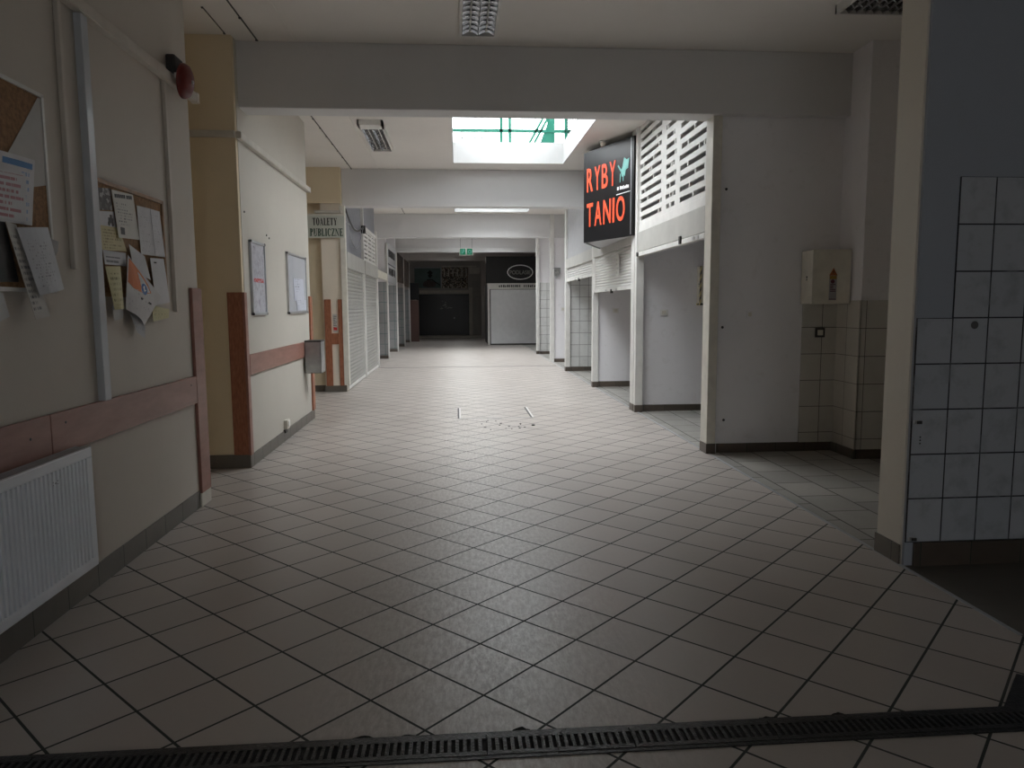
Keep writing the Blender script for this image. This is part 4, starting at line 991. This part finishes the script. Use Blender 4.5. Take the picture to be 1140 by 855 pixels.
# shield on the white stall wall
r = thing('shield_plaque', (2.625, 19.09, 2.22), 'grey shield shaped plaque on the white stall wall', 'plaque')
MB().prism([(2.525, 2.48), (2.725, 2.48), (2.725, 2.33), (2.69, 2.26), (2.625, 2.21), (2.56, 2.26), (2.525, 2.33)], 'Y', 19.08, 19.10).build('plate', M['alu'], r)
MB().prism([(2.54, 2.455), (2.71, 2.455), (2.71, 2.335), (2.68, 2.275), (2.625, 2.235), (2.57, 2.275), (2.54, 2.335)], 'Y', 19.074, 19.081).build('face', plain('dull grey face', (.28, .28, .27), .5, 0, .3, 20), r)
MB().box(2.53, 2.72, 19.07, 19.081, 2.462, 2.475).build('top_bar', M['dark'], r)
# little hooks on the pillar
def hook(x, z, label):
    r = thing('wall_hook', (x, 3.8, z - .02), label, 'latch')
    MB().box(x - .012, x + .02, 3.79, 3.802, z - .011, z + .011, .002).build('bracket', M['steel'], r)
    MB().box(x + .004, x + .032, 3.784, 3.792, z - .009, z + .009, .002).build('bolt', M['dark'], r)
hook(2.53, .826, 'small metal latch bracket on the edge of the tiled pillar at mid height')
hook(2.535, .158, 'small metal latch bracket at the foot of the tiled pillar')
b = MB()
for dz in (.0, .018, .036): b.lathe((2.565, 3.801, .705 + dz), (0, -1, 0), [(.005, 0), (.004, .002)], 8)
tag(b.build('drill_marks', M['dark']), 'three small drill marks in a column on the tiled pillar', 'drill marks')
tag(MB().lathe((2.842, 3.801, 1.362), (0, -1, 0), [(.02, 0), (.022, .003), (.012, .006)], 14).build('putty_patch', plain('grey putty', (.12, .12, .12), .8)), 'small dark grey putty spot on an upper tile of the pillar', 'putty spot')

# ------------------------------------------------------------------ far end
r = thing('kiosk', (2.1, 28.6, 0), 'white boxed kiosk with a dark sign panel at the far right end of the hall', 'kiosk')
MB().box(1.19, 4.5, 28.02, 31.0, 0, 2.34, .01).build('body', M['dark'], r)
MB().box(1.30, 4.3, 28.0, 28.02, .05, 2.12, .004).build('front_panel', M['kiosk'], r)
b = MB(); b.box(1.18, 4.5, 27.98, 28.03, 2.14, 2.36, .006); b.box(1.18, 1.26, 27.98, 28.03, 0, 2.14, .004); b.build('frame', M['white'], r)
b = MB(); q = random.Random(9); x = 1.62
for k in range(17):
    if k == 11: x += .1
    b.box(x, x + q.uniform(.035, .06), 27.974, 27.982, 2.21, 2.21 + q.choice((.09, .075, .09))); x += .078
b.build('small_print', M['ink'], r)
r = thing('kiosk_sign', (2.2, 27.9, 2.37), 'black sign panel with a white oval and the word PODLASIE above the kiosk', 'shop sign')
MB().box(1.13, 4.5, 27.98, 28.06, 2.365, 3.38, .006).build('panel', M['blackmatt'], r)
def oval(b, xc, zc, rx, rz, w_, y0, y1, n=40):
    for k in range(n):
        a0, a1 = 2 * PI * k / n, 2 * PI * (k + 1) / n
        b.prism([(xc + rx * math.cos(a0), zc + rz * math.sin(a0)), (xc + rx * math.cos(a1), zc + rz * math.sin(a1)), (xc + (rx - w_) * math.cos(a1), zc + (rz - w_) * math.sin(a1)), (xc + (rx - w_) * math.cos(a0), zc + (rz - w_) * math.sin(a0))], 'Y', y0, y1)
b = MB(); oval(b, 2.44, 2.78, .50, .285, .035, 27.974, 27.981); b.build('oval', M['whiteprint'], r)
text('lettering', 'PODLASIE', M['dimprint'], r, (2.04, 27.98, 2.70), (1, 0, 0), (0, 0, 1), .80, .15, .006, .0)
b = MB(); b.box(1.10, 1.13, 27.85, 27.88, 3.12, 3.33); b.box(1.10, 1.13, 27.85, 28.0, 3.12, 3.15)
tag(b.build('ceiling_hook', M['white']), 'white hanger at the upper left corner of the black kiosk sign', 'hook')
# exit sign on wires
r = thing('exit_sign', (.29, 20.4, 2.95), 'pair of small green exit signs hung on wires under the third beam', 'exit sign')
for x0, x1 in ((.095, .275), (.285, .465)):
    MB().box(x0, x1, 20.38, 20.42, 2.895, 3.09, .004).build('case', M['white'], r)
    MB().box(x0 + .015, x1 - .015, 20.374, 20.381, 2.91, 3.075).build('face', M['exitgreen'], r)
b = MB(); b.box(.15, .165, 20.37, 20.375, 2.94, 3.05); b.prism([(.17, 2.94), (.185, 2.94), (.225, 3.03), (.21, 3.05)], 'Y', 20.37, 20.375); b.prism([(.19, 3.02), (.24, 3.0), (.24, 3.015), (.19, 3.04)], 'Y', 20.37, 20.375); b.lathe((.21, 20.374, 3.06), (0, -1, 0), [(.012, 0), (.012, .004)], 10)
b.build('pictogram', M['teal'], r)
b = MB(); oval(b, .375, 2.99, .045, .05, .015, 20.37, 20.375, 16); b.build('pictogram', M['teal'], r)
for x in (.12, .44): MB().tube([(x, 20.4, 3.09), (x, 20.4, ZC)], .004, 6).build('wire', M['dark'], r)
# end wall: dark shutter on a step, boards above
struct('trim_%d' % TN[0], MB().box(-2.2, 1.2, YE - 1.2, YE, 0, .07, .01), M['beigeboard']); TN[0] += 1
r = thing('roller_shutter', (-.7, YE - .1, .07), 'black closed shutter in a pale frame on the end wall', 'roller shutter')
b = MB(); corrug2 = [(-1.93, 0)]
for k in range(20): b.box(-1.95, .56, YE - .06 - (.008 if k % 2 else 0), YE - .03, .09 + k * .1, .09 + (k + 1) * .1)
b.build('slat_curtain', M['black'], r)
b = MB(); b.box(-2.1, -1.95, YE - .1, YE, .07, 2.3, .005); b.box(.6, .78, YE - .12, YE, .07, 2.42, .01); b.box(-2.1, .6, YE - .1, YE, 2.12, 2.28, .005); b.build('frame', M['beigeboard'], r)
MB().box(.56, .6, YE - .11, YE - .02, .07, 2.12).build('guide_rail', M['blackmatt'], r)
b = MB(); q = random.Random(4)
for k in range(16): 
    x, z = q.gauss(-.62, .18), q.gauss(1.52, .13); b.box(x, x + q.uniform(.03, .12), YE - .074, YE - .068, z, z + .03)
b.build('scrawl', M['dimprint'], r)
tag(MB().box(-.16, -.1, YE - .11, YE - .06, .9, .96, .008).build('padlock', M['steel']), 'small steel padlock on the black end shutter', 'padlock')
r = thing('poster_board', (-1.4, YE - .06, 2.42), 'dark teal picture board above the black end shutter, left of two', 'poster')
MB().box(-2.04, -.74, YE - .06, YE - .01, 2.40, 3.38, .004).build('panel', M['tealposter'], r)
b = MB(); b.box(-2.04, -.74, YE - .07, YE - .055, 3.36, 3.40); b.box(-.77, -.73, YE - .07, YE - .055, 2.40, 3.40); b.build('frame', M['alu'], r)
b = MB(); b.prism([(-1.40, 3.0), (-1.28, 2.85), (-1.22, 2.95), (-1.16, 3.02), (-1.24, 3.05), (-1.14, 3.12), (-1.28, 3.26), (-1.44, 3.12), (-1.32, 3.07)], 'Y', YE - .07, YE - .055); b.build('emblem', M['blackmatt'], r)
b = MB(); pts = [(-1.62, 2.48), (-1.35, 2.42), (-1.05, 2.46), (-.98, 2.62), (-1.1, 2.74), (-1.35, 2.78), (-1.56, 2.72), (-1.64, 2.6)]; b.prism(pts, 'Y', YE - .07, YE - .055); b.build('picture', plain('brown print', (.10, .075, .065), .5, 0, .2, 8), r)
b = MB(); b.prism([(-1.45, 2.76), (-1.2, 2.78), (-.8, 2.50), (-.8, 2.55), (-1.18, 2.83), (-1.45, 2.81)], 'Y', YE - .072, YE - .06); b.build('dark_stroke', M['blackmatt'], r)
r = thing('poster_board', (0, YE - .06, 2.42), 'brown and cream patchwork picture board above the black end shutter, right of two', 'poster')
MB().box(-.70, .56, YE - .06, YE - .01, 2.38, 3.40, .004).build('panel', collage('brown patchwork print', (.05, .045, .038), [(.5, .44, .36), (.10, .085, .07), (.62, .57, .48), (.20, .13, .08)], 24), r)
b = MB()
for k in range(6):
    x = -.62 + k * .215; b.box(x, x + .05, YE - .068, YE - .058, 2.95, 3.34); b.box(x - .03, x + .03, YE - .068, YE - .058, 2.40, 2.47) 
b.box(-.70, .98, YE - .075, YE - .055, 3.40, 3.47)
b.build('pale_strip', M['beigeboard'], r)
tag(MB().box(.62, 1.12, YE - .05, YE - .0, 3.08, 3.38, .004).build('wall_panel', M['beigeboard']), 'small pale beige panel at the upper right of the end wall boards', 'panel')
tag(MB().box(.80, 1.13, YE - .04, YE - .0, .07, 2.74, .004).build('wall_panel', plain('taupe board', (.40, .37, .34), .6)), 'tall taupe panel between the end shutter frame and the kiosk', 'panel')
struct('wall_end', MB().box(-5.3, -2.15, 33.5, 33.7, 0, ZC), M['darkwall'])
struct('wall_end', MB().box(1.15, 5.6, 34.0, 34.2, 0, ZC), M['darkwall'])
struct('beam', MB().box(-5.3, 5.6, 31.2, 31.45, 3.42, ZC), M['darkwall'])

# ------------------------------------------------------------------ floor fittings
def grate():
    r = thing('floor_drain', (0, 2.31, 0), 'black slotted cast iron floor drain running across the foreground', 'floor drain')
    b = MB(); y0, y1 = 2.235, 2.385; x0, x1 = -1.92, 4.2
    b.box(x0, x1, y0, y0 + .018, -.01, .004); b.box(x0, x1, y1 - .018, y1, -.01, .004); b.build('frame', M['castiron'], r)
    b = MB(); b.box(x0, x1, y0 + .018, y1 - .018, .0005, .0012); b.build('pit', M['pit'], r)
    x = x0; 
    while x < x1 - .1:
        b = MB(); L = .5
        b.box(x + .002, x + L - .002, y0 + .018, y0 + .04, -.005, .006); b.box(x + .002, x + L - .002, y1 - .04, y1 - .018, -.005, .006)
        k = 0
        while k * .026 < L - .014:
            xx = x + .004 + k * .026; b.box(xx, xx + .012, y0 + .038, y1 - .038, -.004, .006); k += 1
        b.build('grate', M['castiron'], r); x += L
    return r
grate()
o = MB().prism([(1.99, 2.387), (2.22, 2.61), (2.44, 2.387)], 'Z', -.01, .0015).build('floor_patch', M['castiron'])
tag(o, 'dark missing tile patch beside the right end of the floor drain', 'floor patch')
for (x, w_, h_, lb) in ((-.345, .05, .016, 'dark chipped tile edge above the drain, leftmost of the five'), (-.19, .032, .014, 'dark chipped tile edge above the drain, second from the left'),
                        (.205, .04, .022, 'dark chipped tile edge above the drain, third from the left'), (1.10, .05, .014, 'dark chipped tile edge above the drain, fourth from the left'), (1.36, .035, .018, 'dark chipped tile edge above the drain, rightmost of the five')):
    q = random.Random(int(x * 100)); n = 7; pts = [(x - w_, 2.38)]
    for k in range(1, n): pts.append((x - w_ + 2 * w_ * k / n, 2.385 + h_ * math.sin(PI * k / n) * q.uniform(.5, 1.4)))
    pts.append((x + w_, 2.38))
    tag(MB().prism(pts, 'Z', -.01, .0008).build('chipped_tile', M['pit']), lb, 'chipped tile', 'chipped tile edges along the drain')
r = thing('floor_hatch', (.48, 10.0, 0), 'floor hatch outlined by two metal strips under the skylight', 'floor hatch')
for x in (-.01, .965):
    MB().box(x, x + .022, 9.56, 10.55, -.005, .003).build('side_strip', M['dark'], r)
    MB().box(x + .022, x + .045, 9.56, 10.55, -.005, .003).build('side_strip', M['white'], r)
MB().box(0, .985, 9.55, 9.567, -.005, .002).build('front_strip', M['alu'], r)
b = MB(); q = random.Random(8)
for k in range(16):
    x, y = q.uniform(.25, .8), q.uniform(8.6, 9.35); s = q.uniform(.006, .018); b.box(x, x + s * 1.6, y, y + s, 0, .006)
tag(b.build('debris', M['dark']), 'scattered dark crumbs on the floor in front of the hatch', 'debris', kind='stuff')
tag(MB().lathe((.93, 8.9, 0), (0, 0, 1), [(.022, 0), (.022, .01), (.012, .013)], 12).build('bottle_cap', M['blackmatt'], smooth=True), 'small black disc lying on the floor in front of the hatch', 'bottle cap')
struct('trim_%d' % TN[0], MB().box(-1.9, 2.45, 17.86, 17.93, -.01, .002), M['dark']); TN[0] += 1

# ------------------------------------------------------------------ camera, world, view
f_px, pitch, yaw, roll, Hc = 806.683, .1067423, .07488341, -.00628268, 1.48
cp, sp, cy, sy = math.cos(pitch), math.sin(pitch), math.cos(yaw), math.sin(yaw)
fw = Vector((sy * cp, cy * cp, -sp)); rt = Vector((cy, -sy, 0)); up = rt.cross(fw)
c, s = math.cos(roll), math.sin(roll)
r_, u_ = c * rt + s * up, -s * rt + c * up
cam = bpy.data.cameras.new('camera'); co = bpy.data.objects.new('camera', cam); COL.objects.link(co)
m = Matrix((( r_.x, u_.x, -fw.x, 0), (r_.y, u_.y, -fw.y, 0), (r_.z, u_.z, -fw.z, Hc), (0, 0, 0, 1)))
co.matrix_world = m
cam.sensor_fit = 'HORIZONTAL'; cam.sensor_width = 36; cam.lens = 36 * f_px / 1140; cam.clip_start = .05; cam.clip_end = 300
SC.camera = co
SKY_ZENITH = 15.0
wd = bpy.data.worlds.new('sky'); SC.world = wd; wd.use_nodes = True
bg = wd.node_tree.nodes['Background']; bg.inputs[0].default_value = (.93, .97, 1., 1); bg.inputs[1].default_value = 1.0
h = NB(wd.node_tree)                                   # overcast sky: three times brighter overhead than at the horizon
sp = h.n('ShaderNodeSeparateXYZ'); h.l(h.n('ShaderNodeTexCoord').outputs['Generated'], sp.inputs[0])
st = h.math('MULTIPLY', h.math('MULTIPLY_ADD', h.math('MAXIMUM', sp.outputs[2], 0.), 2., 1.), SKY_ZENITH / 3)
h.l(st, bg.inputs[1])
SC.view_settings.view_transform = 'Standard'; SC.view_settings.look = 'None'; SC.view_settings.gamma = 1; SC.view_settings.use_curve_mapping = False
SC.view_settings.exposure = 0.10
SC.cycles.use_denoising = True
SC.cycles.max_bounces = 14; SC.cycles.diffuse_bounces = 10; SC.cycles.glossy_bounces = 4; SC.cycles.transparent_max_bounces = 12
SC.cycles.sample_clamp_indirect = 8.0
